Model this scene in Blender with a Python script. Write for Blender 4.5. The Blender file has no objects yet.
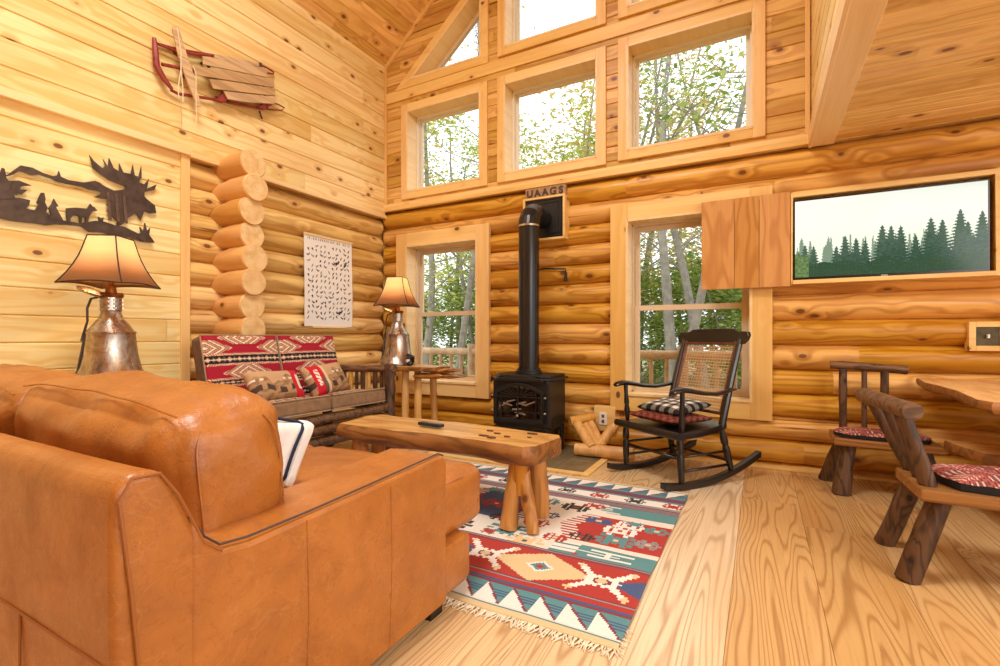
import bpy, bmesh, math, random
from mathutils import Vector, Matrix, noise as mnoise
SC = bpy.context.scene
COL = SC.collection
PI = math.pi

# ------------------------------------------------------------------ helpers
def lin(c):
    c = c / 255.0
    return c / 12.92 if c <= 0.04045 else ((c + 0.055) / 1.055) ** 2.4
def rgb(h):
    h = h.lstrip('#')
    return (lin(int(h[0:2], 16)), lin(int(h[2:4], 16)), lin(int(h[4:6], 16)), 1.0)
def V(*a): return Vector(a)
def lerp(a, b, t): return a + (b - a) * t
def n3(x, y, z): return mnoise.noise(Vector((x, y, z)))

class MB:
    """collects faces in world (or local) coordinates, with a random number and a colour per face"""
    def __init__(s): s.v = []; s.f = []; s.r = []; s.c = []; s.m = []; s.sm = []
    def add(s, vs, fs, rnd=0.0, col=None, mi=0, smooth=False):
        b = len(s.v); s.v += [tuple(p) for p in vs]
        for k, f in enumerate(fs):
            s.f.append(tuple(b + i for i in f)); s.r.append(rnd)
            s.c.append(col[k] if isinstance(col, list) else (col or (1, 1, 1, 1)))
            s.m.append(mi); s.sm.append(smooth)
        return s
    def box(s, x0, x1, y0, y1, z0, z1, rnd=0.0, M=None, **k):
        vs = [V(x, y, z) for x in (x0, x1) for y in (y0, y1) for z in (z0, z1)]
        if M is not None: vs = [M @ p for p in vs]
        return s.add(vs, [(0, 1, 3, 2), (4, 6, 7, 5), (0, 4, 5, 1), (2, 3, 7, 6), (0, 2, 6, 4), (1, 5, 7, 3)], rnd, **k)
    def beam(s, a, b, w, t, up=(0, 0, 1), **k):
        a = V(*a); b = V(*b); d = (b - a); L = d.length; d.normalize()
        x = V(*up).cross(d)
        if x.length < 1e-4: x = V(1, 0, 0).cross(d)
        x.normalize(); y = d.cross(x)
        M = Matrix.Translation(a) @ Matrix((x, y, d)).transposed().to_4x4()
        return s.box(-w / 2, w / 2, -t / 2, t / 2, 0, L, M=M, **k)
    def tube(s, pts, rad, n=10, caps=True, rnd=0.0, wob=0.0, seed=0.0, flat=1.0, **k):
        pts = [V(*p) for p in pts]; m = len(pts)
        if not hasattr(rad, '__len__'): rad = [rad] * m
        k.setdefault('smooth', True)
        tan = [(pts[min(i + 1, m - 1)] - pts[max(i - 1, 0)]).normalized() for i in range(m)]
        ref = V(0, 0, 1) if abs(tan[0].z) < 0.9 else V(1, 0, 0)
        x = ref.cross(tan[0]).normalized(); vs = []
        for i in range(m):
            x = (x - tan[i] * x.dot(tan[i])).normalized(); y = tan[i].cross(x)
            for j in range(n):
                a = 2 * PI * j / n
                r = rad[i]
                if wob: r *= 1 + wob * n3(math.cos(a) * 1.3 + seed, math.sin(a) * 1.3, i * 0.7 + seed * 3.1)
                vs.append(pts[i] + x * (math.cos(a) * r) + y * (math.sin(a) * r * flat))
        fs = [(i * n + j, i * n + (j + 1) % n, (i + 1) * n + (j + 1) % n, (i + 1) * n + j) for i in range(m - 1) for j in range(n)]
        s.add(vs, fs, rnd, **k)
        if caps:
            k2 = dict(k); k2['smooth'] = False
            if 'cap_mi' in k2: k2['mi'] = k2.pop('cap_mi')
            s.add(vs[:n], [tuple(range(n - 1, -1, -1))], rnd, **k2); s.add(vs[-n:], [tuple(range(n))], rnd, **k2)
        return s
    def lathe(s, prof, n=24, M=None, rnd=0.0, **k):
        k.setdefault('smooth', True); vs = []
        for r, z in prof:
            for j in range(n):
                a = 2 * PI * j / n; p = V(r * math.cos(a), r * math.sin(a), z)
                vs.append(M @ p if M is not None else p)
        m = len(prof)
        return s.add(vs, [(i * n + j, i * n + (j + 1) % n, (i + 1) * n + (j + 1) % n, (i + 1) * n + j) for i in range(m - 1) for j in range(n)], rnd, **k)
    def prism(s, poly, fn, a, b, rnd=0.0, **k):
        n = len(poly)
        vs = [fn(p[0], p[1], a) for p in poly] + [fn(p[0], p[1], b) for p in poly]
        s.add(vs, [tuple(range(n - 1, -1, -1)), tuple(range(n, 2 * n))] + [(i, (i + 1) % n, n + (i + 1) % n, n + i) for i in range(n)], rnd, **k)
        return s
    def rbox(s, c, h, r, n=12, puff=(0, 0, 0), M=None, wr=0.0, wf=6.0, seed=0.0, rnd=0.0, pinch=0.0, **k):
        """soft rounded box: centre c, half sizes h, edge radius r, faces bulging by puff"""
        k.setdefault('smooth', True)
        ts = [-math.cos(PI * i / n) for i in range(n + 1)]
        ts = [lerp(-1 + 2 * i / n, t, 0.6) for i, t in enumerate(ts)]
        idx = {}; vs = []; fs = []
        def vert(q):
            key = tuple(round(x, 5) for x in q)
            if key in idx: return idx[key]
            P = [q[i] * h[i] for i in range(3)]
            I = [max(-(h[i] - r), min(h[i] - r, P[i])) for i in range(3)]
            N = V(*[P[i] - I[i] for i in range(3)])
            if N.length > 1e-9: N.normalize()
            o = V(*I) + N * r
            for i in range(3):
                a, b = (i + 1) % 3, (i + 2) % 3
                o[i] += puff[i] * q[i] * (1 - q[a] ** 2) * (1 - q[b] ** 2)
            if pinch:
                e = max(abs(q[0]), abs(q[1])); o.z *= 1 - pinch * max(0, (e - .3) / .7) ** 2
                cc = abs(q[0] * q[1]) ** 3
                o.x *= 1 + .06 * cc - .05 * (1 - q[1] ** 2) * 0; o.y *= 1 + .06 * cc
            if wr:
                w = n3(o.x * wf + seed, o.y * wf, o.z * wf); w2 = n3(o.x * wf * 2.3 + seed, o.y * wf * 2.3 + 5, o.z * wf * 2.3)
                o += (N if N.length > 0 else V(0, 0, 1)) * (wr * (w + .4 * w2))
            o = o + V(*c)
            if M is not None: o = M @ o
            idx[key] = len(vs); vs.append(o); return idx[key]
        for ax in range(3):
            a, b = (ax + 1) % 3, (ax + 2) % 3
            for sg in (-1, 1):
                for i in range(n):
                    for j in range(n):
                        qs = []
                        for (p, q) in ((i, j), (i + 1, j), (i + 1, j + 1), (i, j + 1)):
                            w = [0, 0, 0]; w[ax] = sg; w[a] = ts[p]; w[b] = ts[q]; qs.append(vert(w))
                        fs.append(tuple(qs if sg > 0 else qs[::-1]))
        return s.add(vs, fs, rnd, **k)
    def build(s, name, mats, parent=None, bevel=0.0, seg=2, sub=0, auto=None, kind=None, label=None):
        me = bpy.data.meshes.new(name)
        me.from_pydata(s.v, [], s.f)
        if not isinstance(mats, (list, tuple)): mats = [mats]
        for m in mats: me.materials.append(m)
        me.polygons.foreach_set('material_index', s.m)
        me.polygons.foreach_set('use_smooth', s.sm)
        a = me.attributes.new('rnd', 'FLOAT', 'FACE'); a.data.foreach_set('value', s.r)
        a = me.attributes.new('fcol', 'FLOAT_COLOR', 'FACE')
        a.data.foreach_set('color', [x for c in s.c for x in c])
        me.update()
        bm = bmesh.new(); bm.from_mesh(me)
        bmesh.ops.remove_doubles(bm, verts=bm.verts, dist=1e-5)
        bmesh.ops.recalc_face_normals(bm, faces=bm.faces)
        for e in bm.edges:
            if len(e.link_faces) == 2 and e.calc_face_angle(0) > .62: e.smooth = False
        bm.to_mesh(me); bm.free()
        o = bpy.data.objects.new(name, me); COL.objects.link(o)
        if parent is not None:
            bpy.context.view_layer.update() if False else None
            me.transform(WM(parent).inverted()); o.parent = parent
        if bevel:
            b = o.modifiers.new('bevel', 'BEVEL'); b.width = bevel; b.segments = seg; b.limit_method = 'ANGLE'; b.angle_limit = .6
        if sub:
            b = o.modifiers.new('sub', 'SUBSURF'); b.levels = sub; b.render_levels = sub
        if kind: o['kind'] = kind
        if label: o['label'] = label
        return o
def WM(o):
    M = Matrix.LocRotScale(o.location, o.rotation_euler, o.scale)
    return (WM(o.parent) @ M) if o.parent else M
def tag(o, label, cat, group=None, kind=None):
    o['label'] = label; o['category'] = cat
    if group: o['group'] = group
    if kind: o['kind'] = kind
    return o
def thing(name, label, cat, loc=(0, 0, 0), rz=0.0, group=None):
    o = bpy.data.objects.new(name, None); COL.objects.link(o); o.empty_display_size = .1
    o.location = loc; o.rotation_euler = (0, 0, rz)
    return tag(o, label, cat, group)
def frame(name, loc=(0, 0, 0)):
    o = bpy.data.objects.new(name, None); COL.objects.link(o); o.location = loc; o['kind'] = 'structure'
    return o
def copy_tree(o, parent=None):
    c = o.copy(); COL.objects.link(c)
    if parent is not None: c.parent = parent
    for ch in list(o.children): copy_tree(ch, c)
    return c

# ------------------------------------------------------------------ materials
class NT:
    def __init__(s, name):
        s.m = bpy.data.materials.new(name); s.m.use_nodes = True
        s.t = s.m.node_tree; s.n = s.t.nodes; s.n.clear()
        s.out = s.n.new('ShaderNodeOutputMaterial')
        s.p = s.n.new('ShaderNodeBsdfPrincipled'); s.l(s.p.outputs[0], s.out.inputs[0])
    def l(s, a, b): s.t.links.new(a, b)
    def new(s, typ, **k):
        n = s.n.new(typ)
        for a, b in k.items():
            if a.startswith('i_'):
                key = a[2:]; key = int(key) if key.isdigit() else key.replace('_', ' ')
                if hasattr(b, 'is_linked') or isinstance(b, bpy.types.NodeSocket): s.l(b, n.inputs[key])
                else: n.inputs[key].default_value = b
            else: setattr(n, a, b)
        return n
    def math(s, op, a, b=None, c=None, clamp=False):
        n = s.n.new('ShaderNodeMath'); n.operation = op; n.use_clamp = clamp
        for i, x in enumerate((a, b, c)):
            if x is None: continue
            if isinstance(x, bpy.types.NodeSocket): s.l(x, n.inputs[i])
            else: n.inputs[i].default_value = x
        return n.outputs[0]
    def mix(s, f, a, b, mode='MIX'):
        n = s.n.new('ShaderNodeMix'); n.data_type = 'RGBA'; n.blend_type = mode; n.clamp_result = False
        for i, x in ((0, f), (6, a), (7, b)):
            if isinstance(x, bpy.types.NodeSocket): s.l(x, n.inputs[i])
            else: n.inputs[i].default_value = x
        return n.outputs[2]
    def ramp(s, f, stops):
        n = s.n.new('ShaderNodeValToRGB'); s.l(f, n.inputs[0]); e = n.color_ramp.elements
        while len(e) < len(stops): e.new(.5)
        for i, (p, c) in enumerate(stops):
            e[i].position = p; e[i].color = c if len(c) == 4 else (*c, 1)
        return n.outputs[0]
    def rng(s, v, a, b, c=0.0, d=1.0):
        n = s.n.new('ShaderNodeMapRange'); s.l(v, n.inputs[0])
        for i, x in enumerate((a, b, c, d)): n.inputs[i + 1].default_value = x
        return n.outputs[0]
    def obj(s): return s.n.new('ShaderNodeTexCoord').outputs['Object']
    def attr(s, name, fac=True):
        n = s.n.new('ShaderNodeAttribute'); n.attribute_name = name
        return n.outputs['Fac'] if fac else n.outputs['Color']
    def vmul(s, v, w):
        n = s.n.new('ShaderNodeVectorMath'); n.operation = 'MULTIPLY'; s.l(v, n.inputs[0]); n.inputs[1].default_value = w
        return n.outputs[0]
    def noise(s, v, scale, detail=3, rough=.55, dist=0.0):
        n = s.n.new('ShaderNodeTexNoise'); s.l(v, n.inputs['Vector']); n.inputs['Scale'].default_value = scale
        n.inputs['Detail'].default_value = detail; n.inputs['Roughness'].default_value = rough; n.inputs['Distortion'].default_value = dist
        return n.outputs['Fac']
    def base(s, c):
        if isinstance(c, bpy.types.NodeSocket): s.l(c, s.p.inputs['Base Color'])
        else: s.p.inputs['Base Color'].default_value = c
    def rough(s, r):
        if isinstance(r, bpy.types.NodeSocket): s.l(r, s.p.inputs['Roughness'])
        else: s.p.inputs['Roughness'].default_value = r
    def bump(s, h, strength=.3, dist=.01):
        n = s.n.new('ShaderNodeBump'); s.l(h, n.inputs['Height']); n.inputs['Strength'].default_value = strength; n.inputs['Distance'].default_value = dist
        s.l(n.outputs[0], s.p.inputs['Normal'])

def wood(name, ax, light, dark, knot='#6b3a1c', kscale=4.6, ksize=.085, rings=9.0, across=5.0, along=.35, ringmix=.45, rough=.42, vary=.35, streak=None, bump=.15, thin=False, spec=.4, crack=0, tint=False):
    t = NT(name); oc = t.obj()
    rnd = t.attr('rnd')
    off = t.new('ShaderNodeCombineXYZ', i_0=t.math('MULTIPLY', rnd, 37.1), i_1=t.math('MULTIPLY', rnd, 61.7), i_2=t.math('MULTIPLY', rnd, 23.9)).outputs[0]
    add = t.new('ShaderNodeVectorMath', operation='ADD', i_0=oc, i_1=off).outputs[0]
    sc = [across] * 3; sc[ax] = along
    st = [1.0] * 3; st[ax] = .62
    # knots
    vo = t.new('ShaderNodeTexVoronoi', feature='F1'); t.l(t.vmul(add, st), vo.inputs['Vector']); vo.inputs['Scale'].default_value = kscale
    kd = vo.outputs['Distance']
    halo = t.rng(kd, .0, ksize * 4.5, 1, 0)
    halo2 = t.math('POWER', halo, 2.0)
    # growth ring contours
    g = t.noise(t.vmul(add, sc), 1.0, 2.5, .45, .25)
    g = t.math('ADD', g, t.math('MULTIPLY', halo2, .16))
    ph = t.math('MULTIPLY', g, rings * 6.283)
    w = t.math('SINE', ph)
    w = t.rng(w, -.2, 1, 0, 1)
    if thin: w = t.math('POWER', w, 2.2)
    fs = [90.0] * 3; fs[ax] = 2.5
    fine = t.noise(t.vmul(add, fs), 1.0, 3, .6)
    bs = [2.2] * 3; bs[ax] = .5
    big = t.noise(t.vmul(add, bs), 1.0, 2, .5)
    L, D = rgb(light), rgb(dark)
    base = t.mix(t.math('MULTIPLY', w, ringmix), L, D)
    base = t.mix(t.rng(fine, .45, .8, 0, .35), base, D)
    S = rgb(streak or dark)
    base = t.mix(t.rng(big, .5, .72, 0, .55), base, S)
    wn = t.new('ShaderNodeTexWhiteNoise', noise_dimensions='1D'); t.l(rnd, wn.inputs['W'])
    br = t.rng(wn.outputs['Value'], 0, 1, 1 - vary * .55, 1 + vary * .3)
    hs = t.new('ShaderNodeHueSaturation'); t.l(base, hs.inputs['Color']); t.l(br, hs.inputs['Value'])
    t.l(t.rng(wn.outputs['Value'], 0, 1, 1.08, .95), hs.inputs['Saturation'])
    K = rgb(knot)
    col = t.mix(t.rng(kd, ksize * 1.2, ksize * 2.2, .5, 0), hs.outputs[0], S)
    col = t.mix(t.rng(kd, ksize * .75, ksize * 1.05, .9, 0), col, K)
    if crack:
        cs = [26.0] * 3; cs[ax] = .9
        ck = t.noise(t.vmul(add, cs), 1.0, 2, .5)
        ck2 = t.noise(t.vmul(add, [1.7] * 3), 1.0, 1, .5)
        col = t.mix(t.math('MULTIPLY', t.rng(ck, .66, .72, 0, crack), t.rng(ck2, .5, .6)), col, K)
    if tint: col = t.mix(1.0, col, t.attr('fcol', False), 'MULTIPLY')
    t.base(col); t.rough(t.rng(fine, .3, .8, rough - .05, rough + .12))
    t.p.inputs['Specular IOR Level'].default_value = spec
    if bump:
        h = t.math('ADD', t.math('MULTIPLY', w, -.35), t.math('MULTIPLY', fine, -.5))
        t.bump(h, bump, .004)
    return t.m
def plain(name, col, rough=.5, metal=0.0, nscale=0, namt=.2, spec=.5, bump=0.0, bscale=60):
    t = NT(name)
    if nscale:
        nn = t.noise(t.obj(), nscale, 4, .6)
        c = rgb(col); d = tuple(x * (1 - namt) for x in c[:3]) + (1,); e = tuple(min(1, x * (1 + namt)) for x in c[:3]) + (1,)
        t.base(t.mix(t.rng(nn, .3, .7), d, e))
    else: t.base(rgb(col))
    if bump: t.bump(t.noise(t.obj(), bscale, 4, .6), bump, .004)
    t.rough(rough); t.p.inputs['Metallic'].default_value = metal; t.p.inputs['Specular IOR Level'].default_value = spec
    return t.m
def painted(name, rough=.8, weave=0.0, emit=0.0, spec=.3):
    """takes each face's own colour"""
    t = NT(name); c = t.attr('fcol', False)
    if weave:
        nn = t.noise(t.obj(), 260, 2, .6)
        c = t.mix(1.0, c, t.ramp(nn, [(.25, (1 - weave,) * 3), (.75, (1 + weave * .5,) * 3)]), 'MULTIPLY')
        t.bump(nn, .4, .003)
    t.base(c); t.rough(rough); t.p.inputs['Specular IOR Level'].default_value = spec
    if emit:
        t.l(c, t.p.inputs['Emission Color']); t.p.inputs['Emission Strength'].default_value = emit
        t.p.inputs['Base Color'].default_value = (0.01, .01, .01, 1)
        t.t.links.remove(t.p.inputs['Base Color'].links[0])
    return t.m

M = {}
M['tg_left'] = wood('pine boards left', 1, '#fbe7a8', '#e9bb66', streak='#dca850', ringmix=.5, vary=.3, rings=8, kscale=6.2, ksize=.12)
M['tg_upper'] = wood('pine boards upper', 1, '#f2d898', '#dfac58', streak='#d2994a', ringmix=.5, vary=.26, rings=8, kscale=6.2, ksize=.12)  # same wood as the lower boards; their different lighting is put into the colour
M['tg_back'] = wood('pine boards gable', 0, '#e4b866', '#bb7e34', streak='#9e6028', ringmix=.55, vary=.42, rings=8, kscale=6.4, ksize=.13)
M['tg_ceil'] = wood('pine boards ceiling', 1, '#f7cf86', '#d59a4c', streak='#bc7c3c', ringmix=.5, vary=.35, rings=8, kscale=6.4, ksize=.13)
M['tg_loft'] = wood('pine boards loft', 0, '#f2ca7c', '#c48e40', streak='#be8840', ringmix=.5, vary=.3, rings=8, kscale=6.2, ksize=.13)
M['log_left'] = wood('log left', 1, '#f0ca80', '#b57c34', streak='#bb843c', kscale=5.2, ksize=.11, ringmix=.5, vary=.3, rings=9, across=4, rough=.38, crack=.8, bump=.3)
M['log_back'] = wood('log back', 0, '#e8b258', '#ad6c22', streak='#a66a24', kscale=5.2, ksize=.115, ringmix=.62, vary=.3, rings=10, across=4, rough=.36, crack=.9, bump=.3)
M['log_x'] = wood('log stub', 0, '#e3ad66', '#c07f3c', streak='#c98c46', kscale=3.0, ksize=.07, ringmix=.3, vary=.25, rings=5, across=3.5, rough=.42)
M['trim_x'] = wood('trim x', 0, '#f2cc82', '#dca858', kscale=4.4, ksize=.10, ringmix=.4, vary=.12, rings=4, rough=.4)
M['trim_z'] = wood('trim z', 2, '#f1c883', '#dba860', kscale=4.4, ksize=.10, ringmix=.4, vary=.1, rings=4, rough=.4)
M['trim_y'] = wood('trim y', 1, '#f3d49c', '#dfb474', kscale=3.2, ksize=.07, ringmix=.3, vary=.1, rings=4, rough=.4)
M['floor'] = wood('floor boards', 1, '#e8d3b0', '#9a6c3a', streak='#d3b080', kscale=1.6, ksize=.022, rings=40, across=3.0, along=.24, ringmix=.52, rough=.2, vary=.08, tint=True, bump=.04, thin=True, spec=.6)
M['slab'] = wood('slab wood', 0, '#d9a862', '#8f5c2a', streak='#ae7638', kscale=3.5, ksize=.09, rings=9, across=3, ringmix=.45, rough=.3, vary=.1)
M['slab_y'] = wood('slab wood y', 1, '#e9bd80', '#c08444', streak='#cf9452', kscale=3.5, ksize=.09, rings=9, across=3, ringmix=.45, rough=.3, vary=.1)
M['slab_edge'] = wood('slab live edge', 0, '#9c6530', '#52300f', streak='#6d411b', kscale=5, ksize=.1, rings=7, across=6, along=1.2, ringmix=.6, rough=.5, vary=.1, bump=.5)
M['peeled'] = wood('peeled pole', 2, '#e2ae62', '#b97a38', streak='#c98f4c', kscale=5, ksize=.11, rings=6, across=8, ringmix=.4, rough=.45, vary=.15)
M['leg_log'] = wood('table leg log', 2, '#c8893f', '#8a5424', streak='#9a6630', kscale=5, ksize=.11, rings=6, across=9, ringmix=.5, rough=.4, vary=.15, bump=.4)
M['cab'] = wood('cabinet board', 2, '#d39a5a', '#a9662f', streak='#bf8045', kscale=2.4, ksize=.06, rings=9, across=4, along=.8, ringmix=.5, rough=.35, vary=.35)
M['bark'] = wood('bark log', 2, '#62432a', '#24160d', knot='#160d07', streak='#3f2a1a', kscale=9, ksize=.12, rings=5, across=14, along=3, ringmix=.7, rough=.5, vary=.3, bump=.7)
M['bark_x'] = wood('bark log x', 0, '#7d5a3c', '#3a2614', knot='#1a0e08', streak='#553a26', kscale=9, ksize=.12, rings=5, across=14, along=3, ringmix=.7, rough=.45, vary=.3, bump=.6)
M['seatwood'] = wood('chair seat wood', 0, '#9a6834', '#5f3b1b', streak='#7a4f28', kscale=4, ksize=.05, rings=8, across=6, ringmix=.5, rough=.4, vary=.2)
M['seatwood_y'] = wood('chair seat wood y', 1, '#9a6834', '#5f3b1b', streak='#7a4f28', kscale=4, ksize=.05, rings=8, across=6, ringmix=.5, rough=.4, vary=.2)
M['iron'] = plain('black iron', '#24211f', .42, .3, 8, .15, bump=.1, bscale=120)
M['iron_gloss'] = plain('black pipe enamel', '#2a2522', .26, .35)
M['steel'] = plain('bright steel', '#c9c6c0', .25, 1.0)
M['silver'] = plain('hinge silver', '#b9b6ae', .3, .9)
M['black_wood'] = plain('ebonised wood', '#1c1512', .28, 0, 12, .3, spec=.6)
M['sledwood'] = wood('old sled wood', 1, '#cda675', '#8f6a44', streak='#b08657', kscale=5, ksize=.05, rings=6, across=10, ringmix=.5, rough=.7, vary=.3)
M['sledred'] = plain('worn red paint', '#8c2f26', .5, 0, 30, .35)
M['rope'] = plain('cord', '#e0cfa5', .9)
M['rusty'] = plain('brown steel sheet', '#54443a', .5, .55, 14, .4)
M['sash'] = plain('tan window vinyl', '#d8c09c', .45)
M['sash_up'] = plain('pale window frame', '#e6dcc8', .45)
M['cream'] = plain('window stop', '#e9dcc0', .5)
M['white_pl'] = plain('white plastic', '#efece4', .4)
M['tvblack'] = plain('black tv plastic', '#141211', .25)
M['slate'] = plain('hearth slate', '#77674a', .45, 0, 6, .35, bump=.15)
M['suede'] = plain('brown suede', '#8d6c4c', .9, 0, 18, .22)
M['suede_dark'] = plain('dark brown suede', '#6a4a33', .9, 0, 18, .3)
M['piping'] = plain('suede piping', '#a08766', .8)
M['blackfab'] = plain('black cloth', '#17120f', .9)
M['remote'] = plain('remote plastic', '#1d1c1c', .35)
M['grey_btn'] = plain('grey buttons', '#9a9a98', .5)
M['fringe'] = plain('wool fringe', '#e6d7b8', .95, 0, 60, .25)
M['navy'] = plain('navy piping', '#1c2340', .8)
M['rug'] = painted('woven kilim', .95, .22)
M['cloth'] = painted('patterned cloth', .9, .15)
M['paper'] = painted('printed linen', .85)
M['screen'] = painted('tv screen', .12, emit=1.1, spec=.15)
# leather
t = NT('tan leather'); oc = t.obj()
a = t.noise(oc, 2.5, 4, .6, .6); b = t.noise(oc, 11, 5, .6, .15); c = t.noise(oc, 240, 2, .5)
col = t.mix(t.rng(a, .3, .7), rgb('#ba7533'), rgb('#9c5a1c'))
col = t.mix(t.rng(b, .45, .75, 0, .45), col, rgb('#85491a'))
vn = t.new('ShaderNodeTexVoronoi', feature='DISTANCE_TO_EDGE'); t.l(t.noise(oc, 3, 3) and oc, vn.inputs['Vector']); vn.inputs['Scale'].default_value = 7
col = t.mix(t.rng(t.noise(oc, 22, 5, .7, .4), .55, .75, 0, .25), col, rgb('#c98345'))
vn_ = t.noise(oc, 6, 3, .6, .5)
col = t.mix(t.rng(t.math('ABSOLUTE', t.math('SUBTRACT', vn_, .5)), 0, .012, .16, 0), col, rgb('#cf9a5e'))
vn2 = t.noise(t.vmul(oc, (1, 1, 1.4)), 13, 3, .6, .4)
col = t.mix(t.rng(t.math('ABSOLUTE', t.math('SUBTRACT', vn2, .52)), 0, .016, .28, 0), col, rgb('#7a4014'))
t.base(col); t.rough(t.rng(b, .3, .7, .27, .42)); t.p.inputs['Specular IOR Level'].default_value = .55
t.bump(t.math('ADD', t.math('MULTIPLY', b, 1.8), t.math('MULTIPLY', c, .25)), .35, .008)
M['leather'] = t.m
M['stitch'] = plain('leather piping', '#9a5a26', .5)
M['stitch_d'] = plain('dark leather welt', '#4b3a33', .5)
# log end grain
t = NT('log end grain'); 
gc = t.n.new('ShaderNodeTexCoord').outputs['Generated']
sb_ = t.new('ShaderNodeVectorMath', operation='SUBTRACT', i_0=gc, i_1=(.5, .5, .5)).outputs[0]
ln = t.n.new('ShaderNodeVectorMath'); ln.operation = 'LENGTH'; t.l(t.vmul(sb_, (0, 1, 1)), ln.inputs[0])
rr_ = t.math('SINE', t.math('MULTIPLY', t.math('ADD', ln.outputs['Value'], t.math('MULTIPLY', t.noise(t.obj(), 6, 2), .05)), 120.0))
col = t.mix(t.rng(t.noise(t.obj(), 14, 3), .35, .7), rgb('#efcd92'), rgb('#d9aa68'))
col = t.mix(t.rng(rr_, .2, 1, 0, .45), col, rgb('#b98446'))
t.base(col); t.rough(.6); M['endgrain'] = t.m
# hammered pewter
t = NT('tarnished pewter'); oc = t.obj(); a = t.noise(oc, 7, 5, .7, 1); b = t.noise(t.vmul(oc, (1, 1, .3)), 26, 4, .6, .5)
t.base(t.mix(t.rng(a, .35, .65), rgb('#cfc8be'), t.mix(t.rng(b, .4, .6), rgb('#b08a66'), rgb('#7d6c5e'))))
t.p.inputs['Metallic'].default_value = .95; t.rough(t.rng(b, .3, .7, .2, .42)); t.bump(b, .35, .006); M['pewter'] = t.m
t = NT('tarnished copper'); oc = t.obj(); a = t.noise(oc, 9, 4, .7, 1)
t.base(t.mix(t.rng(a, .35, .65), rgb('#b98048'), rgb('#7d4d29')))
t.p.inputs['Metallic'].default_value = .9; t.rough(.3); M['copper'] = t.m
# lamp shade, translucent
t = NT('brown silk shade'); tr = t.new('ShaderNodeBsdfTranslucent'); df = t.new('ShaderNodeBsdfDiffuse')
sep = t.new('ShaderNodeSeparateXYZ'); t.l(t.obj(), sep.inputs[0])
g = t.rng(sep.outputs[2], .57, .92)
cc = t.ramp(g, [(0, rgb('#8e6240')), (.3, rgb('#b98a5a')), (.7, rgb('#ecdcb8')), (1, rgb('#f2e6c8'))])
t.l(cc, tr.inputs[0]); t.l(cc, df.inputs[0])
mx = t.new('ShaderNodeMixShader'); mx.inputs[0].default_value = .45; t.l(tr.outputs[0], mx.inputs[1]); t.l(df.outputs[0], mx.inputs[2])
t.l(mx.outputs[0], t.out.inputs[0]); M['shade'] = t.m
M['shade_trim'] = plain('shade binding', '#3a2416', .7)
# glass pane: mostly clear with a faint reflection
t = NT('window glass'); tp = t.new('ShaderNodeBsdfTransparent'); gl = t.new('ShaderNodeBsdfGlossy'); gl.inputs['Roughness'].default_value = .02
lw = t.new('ShaderNodeLayerWeight'); lw.inputs[0].default_value = .12
mx = t.new('ShaderNodeMixShader'); t.l(t.math('MULTIPLY', lw.outputs['Fresnel'], .35), mx.inputs[0]); t.l(tp.outputs[0], mx.inputs[1]); t.l(gl.outputs[0], mx.inputs[2])
t.l(mx.outputs[0], t.out.inputs[0]); M['glass'] = t.m
t = NT('stove glass'); tp = t.new('ShaderNodeBsdfTransparent'); tp.inputs[0].default_value = (.75, .72, .7, 1); gl = t.new('ShaderNodeBsdfGlossy'); gl.inputs['Roughness'].default_value = .05
mx = t.new('ShaderNodeMixShader'); mx.inputs[0].default_value = .1; t.l(tp.outputs[0], mx.inputs[1]); t.l(gl.outputs[0], mx.inputs[2])
t.l(mx.outputs[0], t.out.inputs[0]); M['stoveglass'] = t.m
def leafmat(name, c1, c2, c3):
    t = NT(name); r = t.attr('rnd')
    c = t.ramp(r, [(0, rgb(c1)), (.5, rgb(c2)), (1, rgb(c3))])
    d = t.new('ShaderNodeBsdfDiffuse'); tl = t.new('ShaderNodeBsdfTranslucent'); t.l(c, d.inputs[0]); t.l(c, tl.inputs[0])
    mx = t.new('ShaderNodeMixShader'); mx.inputs[0].default_value = .5; t.l(d.outputs[0], mx.inputs[1]); t.l(tl.outputs[0], mx.inputs[2]); t.l(mx.outputs[0], t.out.inputs[0])
    return t.m
M['leaf_g'] = leafmat('green leaves', '#8fa33c', '#b7bf58', '#dcd987')
M['leaf_y'] = leafmat('autumn leaves', '#c9a95a', '#b9b860', '#dfc08c')
M['leaf_d'] = leafmat('deep green leaves', '#6f8a3c', '#97aa58', '#c3c97c')
M['tree_bark'] = plain('grey tree bark', '#8f897c', .9, 0, 5, .35)
M['deck'] = wood('weathered deck', 0, '#b9a58a', '#8f7c64', rings=5, ringmix=.3, vary=.2, rough=.8)
M['rail'] = plain('rail log', '#b89a74', .7, 0, 9, .25)
M['ground'] = plain('leaf litter', '#9c8b5e', .95, 0, 2, .35)

M['cane'] = plain('woven cane', '#c8a474', .6)
M['cane_frame'] = plain('cane frame wood', '#6b3d24', .35, 0, 20, .3)

def area(name, loc, rot, sx, sy, e, col=(1, .97, .93)):
    l = bpy.data.lights.new(name, 'AREA'); l.shape = 'RECTANGLE'; l.size = sx; l.size_y = sy; l.energy = e; l.color = col
    o = bpy.data.objects.new(name, l); COL.objects.link(o); o.location = loc; o.rotation_euler = rot; return o
def point(name, loc, e, col, r=.04):
    l = bpy.data.lights.new(name, 'POINT'); l.energy = e; l.color = col; l.shadow_soft_size = r
    o = bpy.data.objects.new(name, l); COL.objects.link(o); o.location = loc; return o
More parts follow.
